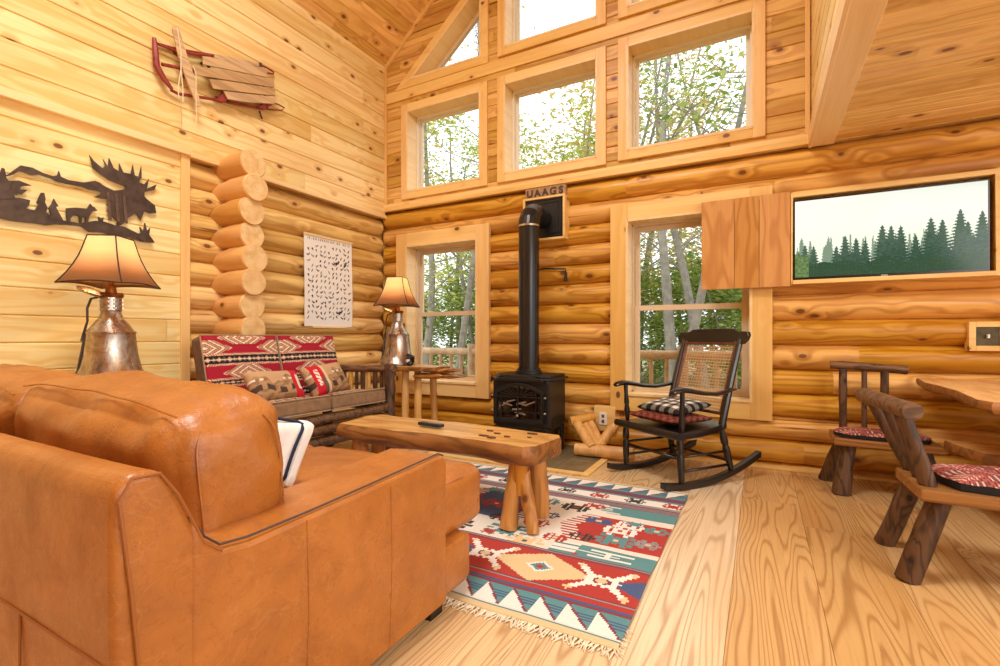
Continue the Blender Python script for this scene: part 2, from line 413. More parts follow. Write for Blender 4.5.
# ------------------------------------------------------------------ the room shell
random.seed(4)
def rects(x0, x1, z0, z1, holes):
    xs = sorted({x0, x1, *[h[0] for h in holes], *[h[1] for h in holes]}); zs = sorted({z0, z1, *[h[2] for h in holes], *[h[3] for h in holes]})
    xs = [x for x in xs if x0 <= x <= x1]; zs = [z for z in zs if z0 <= z <= z1]
    out = []
    for a, b in zip(zs, zs[1:]):
        run = None
        for c, d in zip(xs, xs[1:]):
            hole = any(h[0] <= (c + d) / 2 <= h[1] and h[2] <= (a + b) / 2 <= h[3] for h in holes)
            if hole:
                if run: out.append((*run, a, b)); run = None
            else: run = (run[0], d) if run else (c, d)
        if run: out.append((*run, a, b))
    return out
def prof(t, dep=.095): return dep * (1 - math.sqrt(1 - (.95 * t) ** 2)) / (1 - math.sqrt(1 - .95 ** 2))
def log_courses(mb, seams, a0, a1, holes, P, seed):
    """courses of scribed logs; P(along, depth, z) gives the point"""
    for k, (zb, zt) in enumerate(zip(seams, seams[1:])):
        cuts = [a0, a1]; 
        hs = [h for h in holes if h[2] < zt and h[3] > zb]
        joints = [a0 + random.uniform(1.5, 4), a0 + random.uniform(4, 7)]
        for (c, d, e, f) in rects(a0, a1, zb, zt, hs):
            pieces = sorted([c, d] + [j for j in joints if c + .2 < j < d - .2])
            for p, q in zip(pieces, pieces[1:]):
                rnd = random.random() if False else ((k * 7 + int(p * 3)) * .6180339 + seed) % 1
                nx = max(2, int((q - p) / .07)); nz = max(2, int(round((f - e) / (zt - zb) * 12)))
                vs = []
                for i in range(nx + 1):
                    x = p + (q - p) * i / nx
                    for j in range(nz + 1):
                        z = e + (f - e) * j / nz; t = (z - (zb + zt) / 2) / ((zt - zb) / 2)
                        w = .012 * n3(x * .9 + k * 5 + seed, k * 3.3, 0)
                        dz = .010 * n3(x * .8, k * 2.0 + (1.0 if t > 0 else 0.0) * 2.0, seed) * abs(t)
                        edge = .012 if (0 < len(pieces) - 2 and ((i == 0 and p != c) or (i == nx and q != d))) else 0
                        vs.append(P(x, prof(t) + w * (1 - abs(t)) + .004 * n3(x * 6, z * 9, k) + edge, z + dz))
                mb.add(vs, [(i * (nz + 1) + j, (i + 1) * (nz + 1) + j, (i + 1) * (nz + 1) + j + 1, i * (nz + 1) + j + 1) for i in range(nx) for j in range(nz)], rnd, smooth=True)
def planks(mb, P, a0, a1, w0, w1, pitch, holes=(), clip=None, seed=0, gap=.008, lens=(1.2, 3.6)):
    """tongue-and-groove boards with a V at every seam; P(along, across, depth)"""
    k = 0; z = w0
    while z < w1 - 1e-4:
        zt = min(z + pitch, w1)
        hs = [h for h in holes if h[2] < zt and h[3] > z]
        x = a0 - random.uniform(0, lens[1] * .8); js = []
        while x < a1: x += random.uniform(*lens); js.append(x)
        s0, s1 = a0, a1
        if clip: s0, s1 = clip((z + zt) / 2, a0, a1)
        if s1 - s0 > .02:
            for (c, d, e, f) in rects(s0, s1, z, zt, hs):
                pc = sorted([c, d] + [j for j in js if c + .05 < j < d - .05])
                for p, q in zip(pc, pc[1:]):
                    rnd = ((k * 11 + int(q * 5)) * .754877 + seed) % 1
                    ga = gap if e == z else 0; gb = gap if f == zt else 0
                    lv = [(e, gap * 1.3 if ga else 0), (e + ga, 0), (f - gb, 0), (f, gap * 1.3 if gb else 0)]
                    g = .0012
                    vs = [P(x, zz, dd) for x in (p + g, q - g) for zz, dd in lv]
                    mb.add(vs, [(0, 4, 5, 1), (1, 5, 6, 2), (2, 6, 7, 3)], rnd)
        z = zt; k += 1
    return mb

LOWER = [(.395, 1.368, .586, 2.185), (3.045, 4.075, .565, 2.196)]
UPPER = [(.405, 1.411, 2.865, 3.815), (1.735, 2.737, 2.87, 3.82), (3.05, 4.092, 2.88, 3.85), (1.74, 2.737, 4.235, 5.3), (3.05, 4.09, 4.24, 5.7)]
SLOPE = .86; EAVE = 4.43; RX = 4.6
def roofz(x): return EAVE + SLOPE * x if x < RX else EAVE + SLOPE * (2 * RX - x)

# back wall: courses of logs below, boards in the gable above
mb = MB()
seamsB = [-.16, .04, .235, .43, .63, .83, 1.035, 1.24, 1.445, 1.64, 1.84, 2.04, 2.24, 2.45, 2.66]
log_courses(mb, seamsB, 0, 8.2, LOWER, lambda x, d, z: V(x, d, z), .31)
for (a, b, c, d) in rects(-.3, 8.2, -.2, 2.66, LOWER): mb.box(a, b, .105, .26, c, d)
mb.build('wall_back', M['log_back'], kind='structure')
mb = MB()
TRI = [(.48, 4.21), (1.42, 4.21), (1.42, 5.0)]
def clipg(z, a, b):
    lo = max(a, (z - EAVE) / SLOPE - .1); hi = min(b, 2 * RX - (z - EAVE) / SLOPE + .1); return lo, hi
zs = 2.66; mb2 = MB(); tri_holes = []
st = 10
for i in range(st):   # the sloped head of the corner window, stepped behind its casing
    z0 = 4.21 + (.79) * i / st; z1 = 4.21 + .79 * (i + 1) / st
    tri_holes.append((.48 + .94 * (i + .0) / st, 1.42, z0, z1))
GH = UPPER + tri_holes
planks(mb, lambda x, z, d: V(x, d, z), 0, 8.2, 2.66, 8.4, .14, GH, clipg, .2)
for (a, b, c, d) in rects(-.3, 8.2, 2.66, 8.4, GH):
    zm = (c + d) / 2; lo, hi = clipg(zm, a, b)
    if c >= 5.7:
        for i in range(14):
            za = c + (d - c) * i / 14; zb = c + (d - c) * (i + 1) / 14; lo, hi = clipg(za, a, b)
            if hi > lo: mb.box(lo - .1, hi, .01, .26, za, zb)
    elif b > a: mb.box(a, b, .012, .26, c, d)
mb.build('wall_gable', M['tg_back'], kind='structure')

# left wall
mb = MB()
seamsL = [-.27, -.06, .14, .34, .54, .74, .94, 1.14, 1.34, 1.54, 1.745, 1.95, 2.155, 2.364, 2.576, 2.7]
log_courses(mb, seamsL, -2.36, .0, [], lambda y, d, z: V(-d, y, z), .7)
mb.box(-.26, -.105, -2.4, .26, -.2, 2.66)
wl = mb.build('wall_left', M['log_left'], kind='structure')
mb = MB(); planks(mb, lambda y, z, d: V(-d + .0, y, z), -9, -2.39, 0, 2.6, .177, seed=.5, lens=(2.5, 6))
mb.box(-.26, -.013, -9, -2.39, -.2, 2.7)
mb.build('wall_left_panelling', M['tg_left'], wl)
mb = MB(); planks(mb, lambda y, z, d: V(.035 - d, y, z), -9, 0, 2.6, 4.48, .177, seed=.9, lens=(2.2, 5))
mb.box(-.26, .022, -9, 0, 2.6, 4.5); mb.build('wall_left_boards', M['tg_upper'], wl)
# log ends of the cross wall
for k in range(13):
    zc = 2.565 - .2 * k
    if zc < .05: break
    mb = MB(); yc = -2.02 + .01 * math.sin(k * 2.1); r = .118 + .003 * math.sin(k * 3.7)
    xe = .385 + .02 * math.sin(k * 1.7)
    mb.tube([(-.2, yc, zc), (-.06, yc, zc), (.06, yc, zc), (.16, yc, zc), (xe - .01, yc, zc), (xe, yc, zc)], [r * .8, r * .8, r * .86, r * .97, r, r - .008], n=28, wob=.05, seed=k * 1.3, rnd=(k * .37) % 1, caps=False)
    nb = len(mb.v)
    mb.add([mb.v[i] for i in range(nb - 28, nb)], [tuple(range(28))], 0, mi=1)
    mb.build('log_end', [M['log_x'], M['endgrain']], wl)

# roof lining
mb = MB()
def PR(y, s, d):     # s measured along the slope in x
    return V(s + d * .65, y, EAVE + SLOPE * s + d * -.75 + .0)
planks(mb, lambda y, s, d: V(s - d * .65, y, EAVE + SLOPE * s + d * .75), -9, 0.0, 0, RX, .12, seed=.15, lens=(1.5, 4))
planks(mb, lambda y, s, d: V(2 * RX - s + d * .65, y, EAVE + SLOPE * s + d * .75), -9, 0.0, 0, RX, .12, seed=.45, lens=(1.5, 4))
for sg in (0, 1):
    f = (lambda x, z: V(x, 0, z)) if not sg else (lambda x, z: V(2 * RX - x, 0, z))
    poly = [(-.3, EAVE - .258 + .02), (RX, EAVE + SLOPE * RX + .02), (RX, EAVE + SLOPE * RX + .2), (-.3, EAVE - .258 + .2)]
    mb.prism(poly, lambda a, b, y, f=f: V(f(a, b).x, y, f(a, b).z), -9, .9 if False else .25)
mb.build('ceiling', M['tg_ceil'], kind='structure')

# floor
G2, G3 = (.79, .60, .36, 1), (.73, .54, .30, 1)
tone = [(.94, .84, .66, 1), (.92, .80, .60, 1), (.95, .86, .68, 1), (.93, .82, .62, 1), (.96, .89, .76, 1), (1, .97, .92, 1), G2, G3, G2, (.9, .76, .54, 1), G3, G2, G3, G2]  # palest columns: window glare put into the board colour; the rest are board tones
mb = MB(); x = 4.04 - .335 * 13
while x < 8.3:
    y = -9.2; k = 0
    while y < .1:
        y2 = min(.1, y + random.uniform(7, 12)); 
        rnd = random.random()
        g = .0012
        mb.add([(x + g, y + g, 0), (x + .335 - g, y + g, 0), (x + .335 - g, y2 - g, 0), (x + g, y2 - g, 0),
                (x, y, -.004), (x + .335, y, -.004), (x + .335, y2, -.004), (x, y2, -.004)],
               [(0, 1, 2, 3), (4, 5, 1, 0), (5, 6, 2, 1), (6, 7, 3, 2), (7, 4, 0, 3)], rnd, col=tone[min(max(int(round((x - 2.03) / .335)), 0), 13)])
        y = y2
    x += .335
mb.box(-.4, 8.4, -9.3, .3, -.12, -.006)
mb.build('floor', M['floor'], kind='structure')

# loft: fascia, edge beam and boarded underside
mb = MB(); planks(mb, lambda y, z, d: V(4.515 + d, y, z), -5.2, 0, 2.66, 4.1, .14, seed=.3)
mb.box(4.52, 4.64, -5.2, 0, 2.66, 4.1); mb.build('wall_loft', M['tg_left'], kind='structure')
MB().box(4.505, 4.665, -5.2, -.002, 2.632, 2.70, rnd=.3).build('trim_1', M['trim_y'], kind='structure', bevel=.004)
MB().box(4.492, 4.516, -5.2, -.002, 2.628, 2.76, rnd=.8).build('trim_2', M['trim_y'], kind='structure', bevel=.003)
mb = MB(); planks(mb, lambda x, y, d: V(x, y, 2.652 + d), 4.62, 8.2, -5.2, 0, .14, seed=.6, lens=(1.6, 3.5))
mb.box(4.64, 8.2, -5.2, 0, 2.66, 2.8); mb.build('ceiling_loft', M['tg_loft'], kind='structure')

# rear wall of the room behind the camera, and the kitchen side
mb = MB(); planks(mb, lambda x, z, d: V(x, -9 - d, z), 0, 8.2, 0, 8.4, .177, [], clipg, .4); mb.box(-.3, 8.3, -9.2, -9.01, 0, 4.6)
mb.build('wall_front', M['tg_back'], kind='structure')
# ledge and bands
def trim(n, b, mat='trim_x', bev=.004, rnd=.2): return MB().box(*b, rnd=rnd).build(n, M[mat], kind='structure', bevel=bev)
trim('trim_3', (0, 4.505, -.035, .02, 2.652, 2.70)); trim('trim_4', (0, 4.505, -.02, .02, 2.70, 2.742), rnd=.5)
trim('trim_5', (.0, 4.505, -.018, .01, 3.985, 4.115), rnd=.7)
trim('trim_6', (.036, .066, -.022, .0, 2.742, 4.45), 'trim_z')
trim('trim_7', (4.47, 4.505, -.022, .0, 2.742, 8.0), 'trim_z')
trim('trim_8', (-.02, .022, -2.405, -2.335, .0, 2.6), 'trim_z', rnd=.4)
trim('trim_9', (-.02, .05, -9, -2.335, 2.585, 2.64), 'trim_y', rnd=.1)
trim('baseboard_back', (0, 8.2, -.022, .07, 0, .022), 'trim_x')
trim('trim_10', (.0, .06, -2.35, 0, 2.57, 2.61), 'trim_y', rnd=.1)
mb = MB(); mb.beam((.0, -.012, EAVE - .03), (RX, -.012, EAVE + SLOPE * RX - .03), .05, .024, up=(0, 1, 0)); mb.build('trim_11', M['trim_x'], kind='structure')

# windows
def window(n, x0, x1, z0, z1, cw, hung=False, top=True, cz=None):
    w = frame('window_%d' % n, (x0, 0, z0))
    c = MB(); zc = z1 + cw if top else z1 + cw
    c.box(x0 - cw, x0, -.03, .02, z0 - cw, z1 + cw, rnd=.3 + n * .07)
    c.box(x1, x1 + cw, -.03, .02, z0 - cw, z1 + cw, rnd=.5 + n * .07)
    c.build('window_casing', M['trim_z'], w, bevel=.003)
    c = MB(); c.box(x0, x1, -.03, .02, z1, z1 + cw, rnd=.1 + n * .07); c.box(x0, x1, -.03, .02, z0 - cw, z0, rnd=.8 + n * .05)
    c.build('window_head', M['trim_x'], w, bevel=.003)
    r = MB(); e = .018
    g = .004; r.box(x0 - e, x0 + g, -.034, .25, z0 - e, z1 + e); r.box(x1 - g, x1 + e, -.034, .25, z0 - e, z1 + e); r.box(x0, x1, -.034, .25, z1 - g, z1 + e); r.box(x0, x1, -.034 if not hung else -.045, .25, z0 - e, z0 + g)
    r.build('window_reveal', M['trim_y'], w)
    s = MB(); f = .045
    def sash(a, b, c_, d, y, t=.03, f=.045):
        s.box(a, a + f, y, y + t, c_, d); s.box(b - f, b, y, y + t, c_, d); s.box(a + f, b - f, y, y + t, c_, c_ + f); s.box(a + f, b - f, y, y + t, d - f, d)
    # outer stop
    q = MB(); q.box(x0, x0 + .02, .14, .2, z0, z1); q.box(x1 - .02, x1, .14, .2, z0, z1); q.box(x0, x1, .14, .2, z1 - .02, z1); q.box(x0, x1, .14, .2, z0, z0 + .02)
    q.build('window_stop', M['cream'] if not hung else M['sash'], w, bevel=.003)
    if hung:
        zm = 1.38
        sash(x0 + .02, x1 - .02, zm - .02, z1 - .02, .20); sash(x0 + .02, x1 - .02, z0 + .015, zm + .025, .165, f=.05)
        s.build('window_sash', M['sash'], w, bevel=.003)
        MB().box(x0 + .06, x1 - .06, .212, .216, zm, z1 - .05).box(x0 + .06, x1 - .06, .178, .182, z0 + .05, zm).build('pane', M['glass'], w)
    else:
        sash(x0 + .02, x1 - .02, z0 + .02, z1 - .02, .2, f=.03); s.build('window_sash', M['sash_up'], w, bevel=.003)
        MB().box(x0 + .045, x1 - .045, .214, .218, z0 + .045, z1 - .045).build('pane', M['glass'], w)
    return w
for i, h in enumerate(UPPER): window(i + 1, *h, .098)
window(6, *LOWER[0], .165, hung=True); window(7, *LOWER[1], .165, hung=True)
# three-cornered window under the rake
w = frame('window_8', (.48, 0, 4.21))
P2 = lambda a, b, y: V(a, y, b)
c = MB(); k = .79 / .94; th = math.atan(k); o = .1
def inset(d):   # offset triangle outward by d
    return [(.48 - d / math.tan(th / 2), 4.21 - d), (1.42 + d, 4.21 - d), (1.42 + d, 5.0 + d * (math.tan(th) + 1 / math.cos(th)))]
A, B = inset(0), inset(.1)
for i in range(3):
    j = (i + 1) % 3; MBx = [A[i], A[j], B[j], B[i]]; c.prism(MBx, P2, -.03, .02, rnd=.2 + .2 * i)
c.build('window_casing', M['trim_x'], w, bevel=.003)
r = MB(); A0 = A; A = inset(-.006); B = inset(.018)
for i in range(3):
    j = (i + 1) % 3; r.prism([A[i], A[j], B[j], B[i]], P2, -.034, .25)
r.build('window_reveal', M['trim_y'], w)
s = MB(); A2, B2 = inset(-.045), inset(0)
for i in range(3):
    j = (i + 1) % 3; s.prism([A2[i], A2[j], B2[j], B2[i]], P2, .18, .23)
s.build('window_sash', M['sash'], w)
MB().prism(A2, P2, .205, .209).build('pane', M['glass'], w)
# ------------------------------------------------------------------ tan leather sofa
YZ = lambda a, b, x: V(x, a, b)
sofa = thing('leather_sofa', 'tan leather sofa seen from behind, nearest to the camera', 'sofa', (1.98, -3.5, 0))
SX0, SX1 = .86, 3.06
def soft_prism(poly, x0, x1, mat, name, parent, bev=.025, seg=3, seed=0, wr=.004, nx=24):
    """profile in (y,z) swept along x with slight leather undulation"""
    # resample the outline
    pts = []
    for i in range(len(poly)):
        a, b = V(*poly[i], 0), V(*poly[(i + 1) % len(poly)], 0); n = max(1, int((b - a).length / .06))
        pts += [(a + (b - a) * k / n) for k in range(n)]
    mb = MB(); n = len(pts); vs = []
    for i in range(nx + 1):
        x = lerp(x0, x1, i / nx)
        for p in pts:
            w = wr * n3(x * 4 + seed, p.x * 4, p.y * 4)
            vs.append(V(x, p.x + w, p.y + (w if p.y > .1 else 0)))
    mb.add(vs, [(i * n + j, i * n + (j + 1) % n, (i + 1) * n + (j + 1) % n, (i + 1) * n + j) for i in range(nx) for j in range(n)], smooth=True)
    mb.add(vs[:n], [tuple(range(n))], smooth=True); mb.add(vs[-n:], [tuple(range(n))], smooth=True)
    return mb.build(name, M[mat], parent, bevel=bev, seg=seg)
backp = [(-4.155, .05), (-4.165, .80), (-4.135, .828), (-4.075, .822), (-4.045, .77), (-3.99, .64), (-3.95, .55), (-3.93, .05)]
sb = soft_prism(backp, SX0 + .004, SX1 - .004, 'leather', 'sofa_back', sofa, bev=.018)
armp = [(-4.02, .05), (-4.02, .72), (-3.985, .645), (-3.95, .612), (-3.88, .605), (-3.5, .618), (-3.09, .640), (-3.062, .632), (-3.045, .60), (-3.045, .05)]
for nm, a, b in (('right', 2.80, 3.06), ('left', .86, 1.12)):
    ar = soft_prism(armp, a, b, 'leather', 'armrest', sofa, bev=.022, seed=a, nx=6)
    xo = b if nm == 'right' else a
    sg = 1 if nm == 'right' else -1
    e = .004 * sg
    mb = MB(); mb.tube([(xo - .012 * sg, y, z + .003) for y, z in [(-4.02, .705), (-3.985, .648), (-3.95, .617), (-3.88, .610), (-3.7, .614), (-3.5, .623), (-3.3, .633), (-3.09, .644), (-3.055, .63)]], .003, n=6)
    mb.build('welt', M['stitch_d'], ar)
    for ys in (-3.72, -3.38):
        mb = MB(); mb.tube([(xo + e * .1, ys, .07), (xo + e * .1, ys + .012, .35), (xo + e * .2, ys + .005, .60)], .0022, n=5)
        mb.build('seam', M['leather'], ar)
mb = MB()
mb.tube([(3.061, -4.085, .06), (3.062, -4.11, .3), (3.062, -4.135, .60), (3.061, -4.155, .78), (3.056, -4.13, .820), (3.055, -4.08, .818), (3.056, -4.045, .765), (3.057, -3.99, .64), (3.058, -3.95, .608)], .0035, n=6)
mb.tube([(SX0 + .02, -4.165, .47), (2.0, -4.163, .455), (3.04, -4.162, .45)], .003, n=5)
mb.tube([(2.62, -4.163, .06), (2.62, -4.163, .45)], .003, n=5); mb.tube([(2.1, -4.166, .46), (2.1, -4.168, .79)], .003, n=5)
mb.build('piping', M['stitch'], sb)
# front rail / base
mb = MB(); mb.rbox((1.98, -3.36, .16), (1.07, .52, .105), .03, n=10)
mb.build('base', M['leather'], sofa)
mb = MB()
MB().box(2.86, 3.03, -3.11, -3.035, 0, .055).build('foot', M['black_wood'], sofa); MB().box(2.86, 3.03, -4.12, -4.04, 0, .055).build('foot', M['black_wood'], sofa)
MB().box(.9, 1.05, -3.11, -3.035, 0, .055).build('foot', M['black_wood'], sofa); MB().box(.9, 1.05, -4.12, -4.04, 0, .055).build('foot', M['black_wood'], sofa)
# seat cushions with a tongue in front of each arm
for (a, b, out, ty) in ((2.0, 2.79, 3.0, 1), (1.13, 1.99, .92, -1)):
    mb = MB(); mb.rbox(((a + b) / 2, -3.36, .385), ((b - a) / 2, .62, .125), .05, n=16, puff=(0, .0, .02), wr=.006, seed=a)
    xo0, xo1 = (b - .2, out) if ty > 0 else (out, a + .2)
    mb.rbox(((xo0 + xo1) / 2, -2.86, .375), ((xo1 - xo0) / 2, .215, .13), .06, n=14, puff=(.005, .015, .02), wr=.006, seed=a + 3)
    sc = mb.build('seat_cushion', M['leather'], sofa)
    mb = MB(); q = out - .012 * ty
    mb.tube([(q, -3.05, .475), (q, -2.85, .48), (q - .0, -2.68, .462), (q - .02 * ty, -2.652, .44), (q - .02 * ty, -2.646, .32)], .004, n=6)
    mb.build('seam', M['stitch'], sc)
# loose back cushions
for (a, b, sd) in ((1.92, 2.90, 2.0), (.95, 1.90, 7.0)):
    mb = MB()
    Mx = Matrix.Translation(V((a + b) / 2, -3.80, .70)) @ Matrix.Rotation(math.radians(2.2), 4, 'Y') @ Matrix.Rotation(math.radians(7), 4, 'X')
    mb.rbox((0, 0, 0), ((b - a) / 2, .165, .235), .085, n=26, puff=(.02, .05, .035), M=Mx, wr=.020, wf=6.0, seed=sd)
    bc = mb.build('back_cushion', M['leather'], sofa)
    mb = MB()
    for yy, dd in ((-.115, .0), (.115, .0)):
        pts = []
        for i in range(25):
            t = i / 24; x = (b - a) / 2 * 1.012
            z = lerp(-.19, .19, t); pts.append(Mx @ V(x + .012 - .02 * abs(2 * t - 1) ** 4, yy * (1 - .25 * abs(2 * t - 1) ** 6), z))
        mb.tube(pts, .003, n=5)
    pts = []
    for i in range(25):
        t = i / 24; x = lerp((b - a) / 2 - .03, -(b - a) / 2 + .03, t)
        pts.append(Mx @ V(x, -.125, .235 + .028 * (1 - (2 * t - 1) ** 2) + .012 * n3(x * 5, 2, sd)))
    mb.tube(pts, .003, n=5)
    mb.build('seam', M['leather'], bc)
# white pillow with navy piping
mb = MB(); Mx = Matrix.Translation(V(2.47, -3.40, .668)) @ Matrix.Rotation(math.radians(-4), 4, 'Z') @ Matrix.Rotation(math.radians(66), 4, 'X')
mb.rbox((0, 0, 0), (.195, .118, .062), .04, n=16, M=Mx, pinch=.6, wr=.006, seed=4)
pl = mb.build('throw_pillow', plain('white linen', '#f3efe6', .9, 0, 40, .05)); tag(pl, 'white throw pillow with navy piping on the leather sofa', 'pillow')
mb = MB(); r = []
for i in range(49):
    a = 2 * PI * i / 48; c, s_ = math.cos(a), math.sin(a); k = 1 / max(abs(c), abs(s_)); k = min(k, 1.33)
    r.append(Mx @ V(.190 * c * k, .113 * s_ * k, .030 * (1 - .2 * (k - 1) / .33)))
mb.tube(r, .0065, n=6, caps=False)
r = [Mx @ (Mx.inverted() @ p * 1.0 + V(0, 0, 0)) for p in r]
mb.build('navy_piping', M['navy'], pl, label='navy piping')

# ------------------------------------------------------------------ log settee with red blanket cushions
def C(h): return rgb(h)
RED, BLK, CRM, TAN, GRY, BRN = C('#a31c2e'), C('#1c1a1a'), C('#e8d3ac'), C('#c79a72'), C('#6d5a5a'), C('#7e6047')
def blanket(u, v, seed=0):
    """woven pattern: u across 0..1, v up 0..1"""
    def band(v0, hh):
        d = abs(v - v0); c = None
        ph = (u * 16) % 1
        if d < hh: 
            c = BLK
            dd = abs(ph - .5) * 2
            if d < hh * .55 * (1 - dd) + .004: c = GRY if int(u * 16) % 2 else TAN
            if d < hh * .2 * (1 - dd): c = CRM
        elif d < hh + .028:
            k = (u * 34 + (d - hh) * 22) % 1
            c = CRM if k < .48 else RED
        return c
    for v0, hh in ((.63, .06), (.30, .032), (.06, .05)):
        c = band(v0, hh)
        if c: return c
    for cx, cy in ((.5, .43), (.5, .95), (.02, .80), (.98, .80)):
        x = abs(u - cx) * 3.1; y = (v - cy) * 6.5
        if x < 1 - abs(y) * .9 and -.6 < y < .75:
            k = (x * 3.2 + abs(y) * 2.2) % 1
            if k < .36: return CRM
            if k < .55: return GRY
            if k < .8: return TAN
    if (v * 37) % 1 < .06: return C('#8f1024')
    return RED
def edrop(p, q, hx, hy, r):
    d = min((1 - abs(p)) * hx, (1 - abs(q)) * hy)
    return 0 if d > r else r - math.sqrt(max(0, r * r - (r - d) ** 2))
settee = thing('log_settee', 'dark log settee with red blanket-pattern cushions against the log wall', 'sofa', (.6, -1.75, 0))
def log(mb, a, b, r, seed=0, n=12, wob=.10, seg=6, taper=0, bend=0.0, **k):
    a, b = V(*a), V(*b); L = b - a
    side = L.cross(V(.3, .5, .8)).normalized()
    pts = [a + L * (i / seg) + side * (bend * math.sin(PI * i / seg)) for i in range(seg + 1)]
    rr = [r * (1 - taper * i / seg) for i in range(seg + 1)]
    mb.tube(pts, rr, n=n, wob=wob, seed=seed, rnd=(seed * .37) % 1, **k)
    return mb
Y0, Y1 = -2.46, -1.0
for yy in (Y0, Y1):
    ah = .795 if yy == Y1 else .60
    log(MB(), (.98, yy, 0), (.98, yy, ah + .035), .05, seed=yy).build('post', M['bark'], settee)
    log(MB(), (.20, yy, 0), (.14, yy, .98 if yy == Y1 else .64), .05, seed=yy + 1).build('post', M['bark'], settee)
    log(MB(), (.12, yy, ah - .02), (1.04, yy, ah), .036, seed=yy + 2).build('arm_rail', M['bark_x'], settee)
    log(MB(), (.15, yy, .44), (1.0, yy, .44), .035, seed=yy + 3).build('side_rail', M['bark_x'], settee)
    for i in range(9):
        x = .26 + i * .078
        log(MB(), (x, yy, .45), (x, yy, ah - .025), .017 + .005 * (i % 2), seed=i + yy, n=8).build('arm_slat', M['bark'] if i % 3 else M['peeled'], settee)
for z, x, r in ((.445, .97, .04), (.36, .98, .038), (.27, .97, .042)):
    log(MB(), (x, Y0, z), (x, Y1, z), r, seed=z * 9, seg=10).build('front_rail', M['bark_x'], settee)
log(MB(), (.13, Y0 + .2, .9), (.13, Y1, .9), .035, seed=5).build('back_rail', M['bark_x'], settee)
for i in range(2):
    ya, yb = (-2.44, -1.755) if i == 0 else (-1.745, -1.08)
    # seat cushion, red top, suede sides
    n = 60; hx, hy, hz = .37, (yb - ya) / 2, .055
    Ms = Matrix.Translation(V(.635, (ya + yb) / 2, .535)) @ Matrix.Rotation(math.radians(-5), 4, 'Y')
    mb = MB(); mb.rbox((0, 0, 0), (hx, hy, hz), .02, n=14, M=Ms, puff=(0, 0, .012), wr=.003, seed=i)
    cs = mb.build('seat_cushion', M['suede'], settee, label='brown suede seat cushion with red woven top')
    mb = MB(); nx, ny = 56, 56; vs = []; cols = []
    for a in range(nx + 1):
        for b in range(ny + 1):
            p, q = a / nx * 2 - 1, b / ny * 2 - 1
            vs.append(Ms @ V(p * (hx - .006), q * (hy - .006), hz + .005 + .0125 * (1 - p * p) * (1 - q * q) - .008 * max(abs(p), abs(q)) ** 14))
    for a in range(nx):
        for b in range(ny): cols.append(blanket((b + .5) / ny, ((a + .5) / nx * .8 + .33) % 1))
    mb.add(vs, [(a * (ny + 1) + b, (a + 1) * (ny + 1) + b, (a + 1) * (ny + 1) + b + 1, a * (ny + 1) + b + 1) for a in range(nx) for b in range(ny)], col=cols, smooth=True)
    mb.build('woven_top', M['cloth'], cs, label='red woven blanket top')
    mb = MB(); pts = [Ms @ V(hx - .004, q * (hy - .01), hz + .004) for q in (-1, -.5, 0, .5, 1)]; mb.tube(pts, .006, n=6)
    pts = [Ms @ V(hx - .004, q * (hy - .01), -hz - .0) for q in (-1, -.5, 0, .5, 1)]; mb.tube(pts, .006, n=6)
    mb.build('piping', M['piping'], cs)
    # back cushion
    ya -= .0; hx, hy, hz = .27, (yb - ya) / 2 + .0, .075
    lean = math.radians(76)
    Mb = Matrix.Translation(V(.335, (ya + yb) / 2, .825)) @ Matrix.Rotation(lean, 4, 'Y')
    # local x points down along the cushion, local z is the front face
    mb = MB(); mb.rbox((0, 0, 0), (hx, hy, hz), .035, n=16, M=Mb, puff=(.01, 0, .02), wr=.004, seed=i + 9)
    cb = mb.build('back_cushion', M['suede_dark'], settee, label='brown suede back cushion with red woven front')
    mb = MB(); nx, ny = 96, 110; vs = []; cols = []
    for a in range(nx + 1):
        for b in range(ny + 1):
            p, q = a / nx * 2 - 1, b / ny * 2 - 1
            e = max(abs(p) ** 8, abs(q) ** 8)
            vs.append(Mb @ V(p * (hx - .002), q * (hy - .002), hz + .005 + .024 * (1 - p * p) * (1 - q * q) - edrop(p, q, hx, hy, .035) + .003 * e))
    for a in range(nx):
        for b in range(ny): cols.append(blanket((b + .5) / ny, 1 - (a + .5) / nx))
    mb.add(vs, [(a * (ny + 1) + b, (a + 1) * (ny + 1) + b, (a + 1) * (ny + 1) + b + 1, a * (ny + 1) + b + 1) for a in range(nx) for b in range(ny)], col=cols, smooth=True)
    mb.build('woven_front', M['cloth'], cb, label='red woven blanket front')
    mb = MB(); ring = [(-1, -1), (-1, 0), (-1, 1), (0, 1), (1, 1), (1, 0), (1, -1), (0, -1), (-1, -1)]
    mb.tube([Mb @ V(p * (hx - .002), q * (hy - .004), hz - .014) for p, q in ring], .006, n=6, caps=False)
    mb.build('piping', M['piping'], cb)
settee.location = (.6 + .17, -1.75 - .145, .014); settee.scale = (1, .93, 1)
# two scenic throw pillows
TN, DK, RD2 = C('#a9835c'), C('#4c382b'), C('#c3202f')
def scenic(kind):
    def f(u, v):
        if kind == 0:
            if u > .78: return RD2 if (u < .86 or u > .95) else C('#e6d5b9') if abs(v - .5) < .25 else RD2
        else:
            if .06 < u < .34:
                if .13 < u < .22 and .25 < v < .8 and (v * 7 + u * 9) % 1 < .7: return C('#eadfc6')
                return RD2 if u < .26 or v > .5 else C('#6b5146')
            if .34 <= u < .40: return C('#d7b98e')
        # mountain scene with dark animals
        h = .62 + .14 * math.sin(u * 11) + .05 * math.sin(u * 31)
        if v > h: return C('#c09a70')
        if abs(v - .30 - .08 * math.sin(u * 9)) < .09 and (u * 4.3) % 1 < .55: return DK
        if abs(v - .62) < .03 and (u * 7) % 1 < .4: return C('#e3d4bb')
        k = n3(u * 9, v * 9, kind)
        return C('#8f6c4a') if k > .05 else TN
    return f
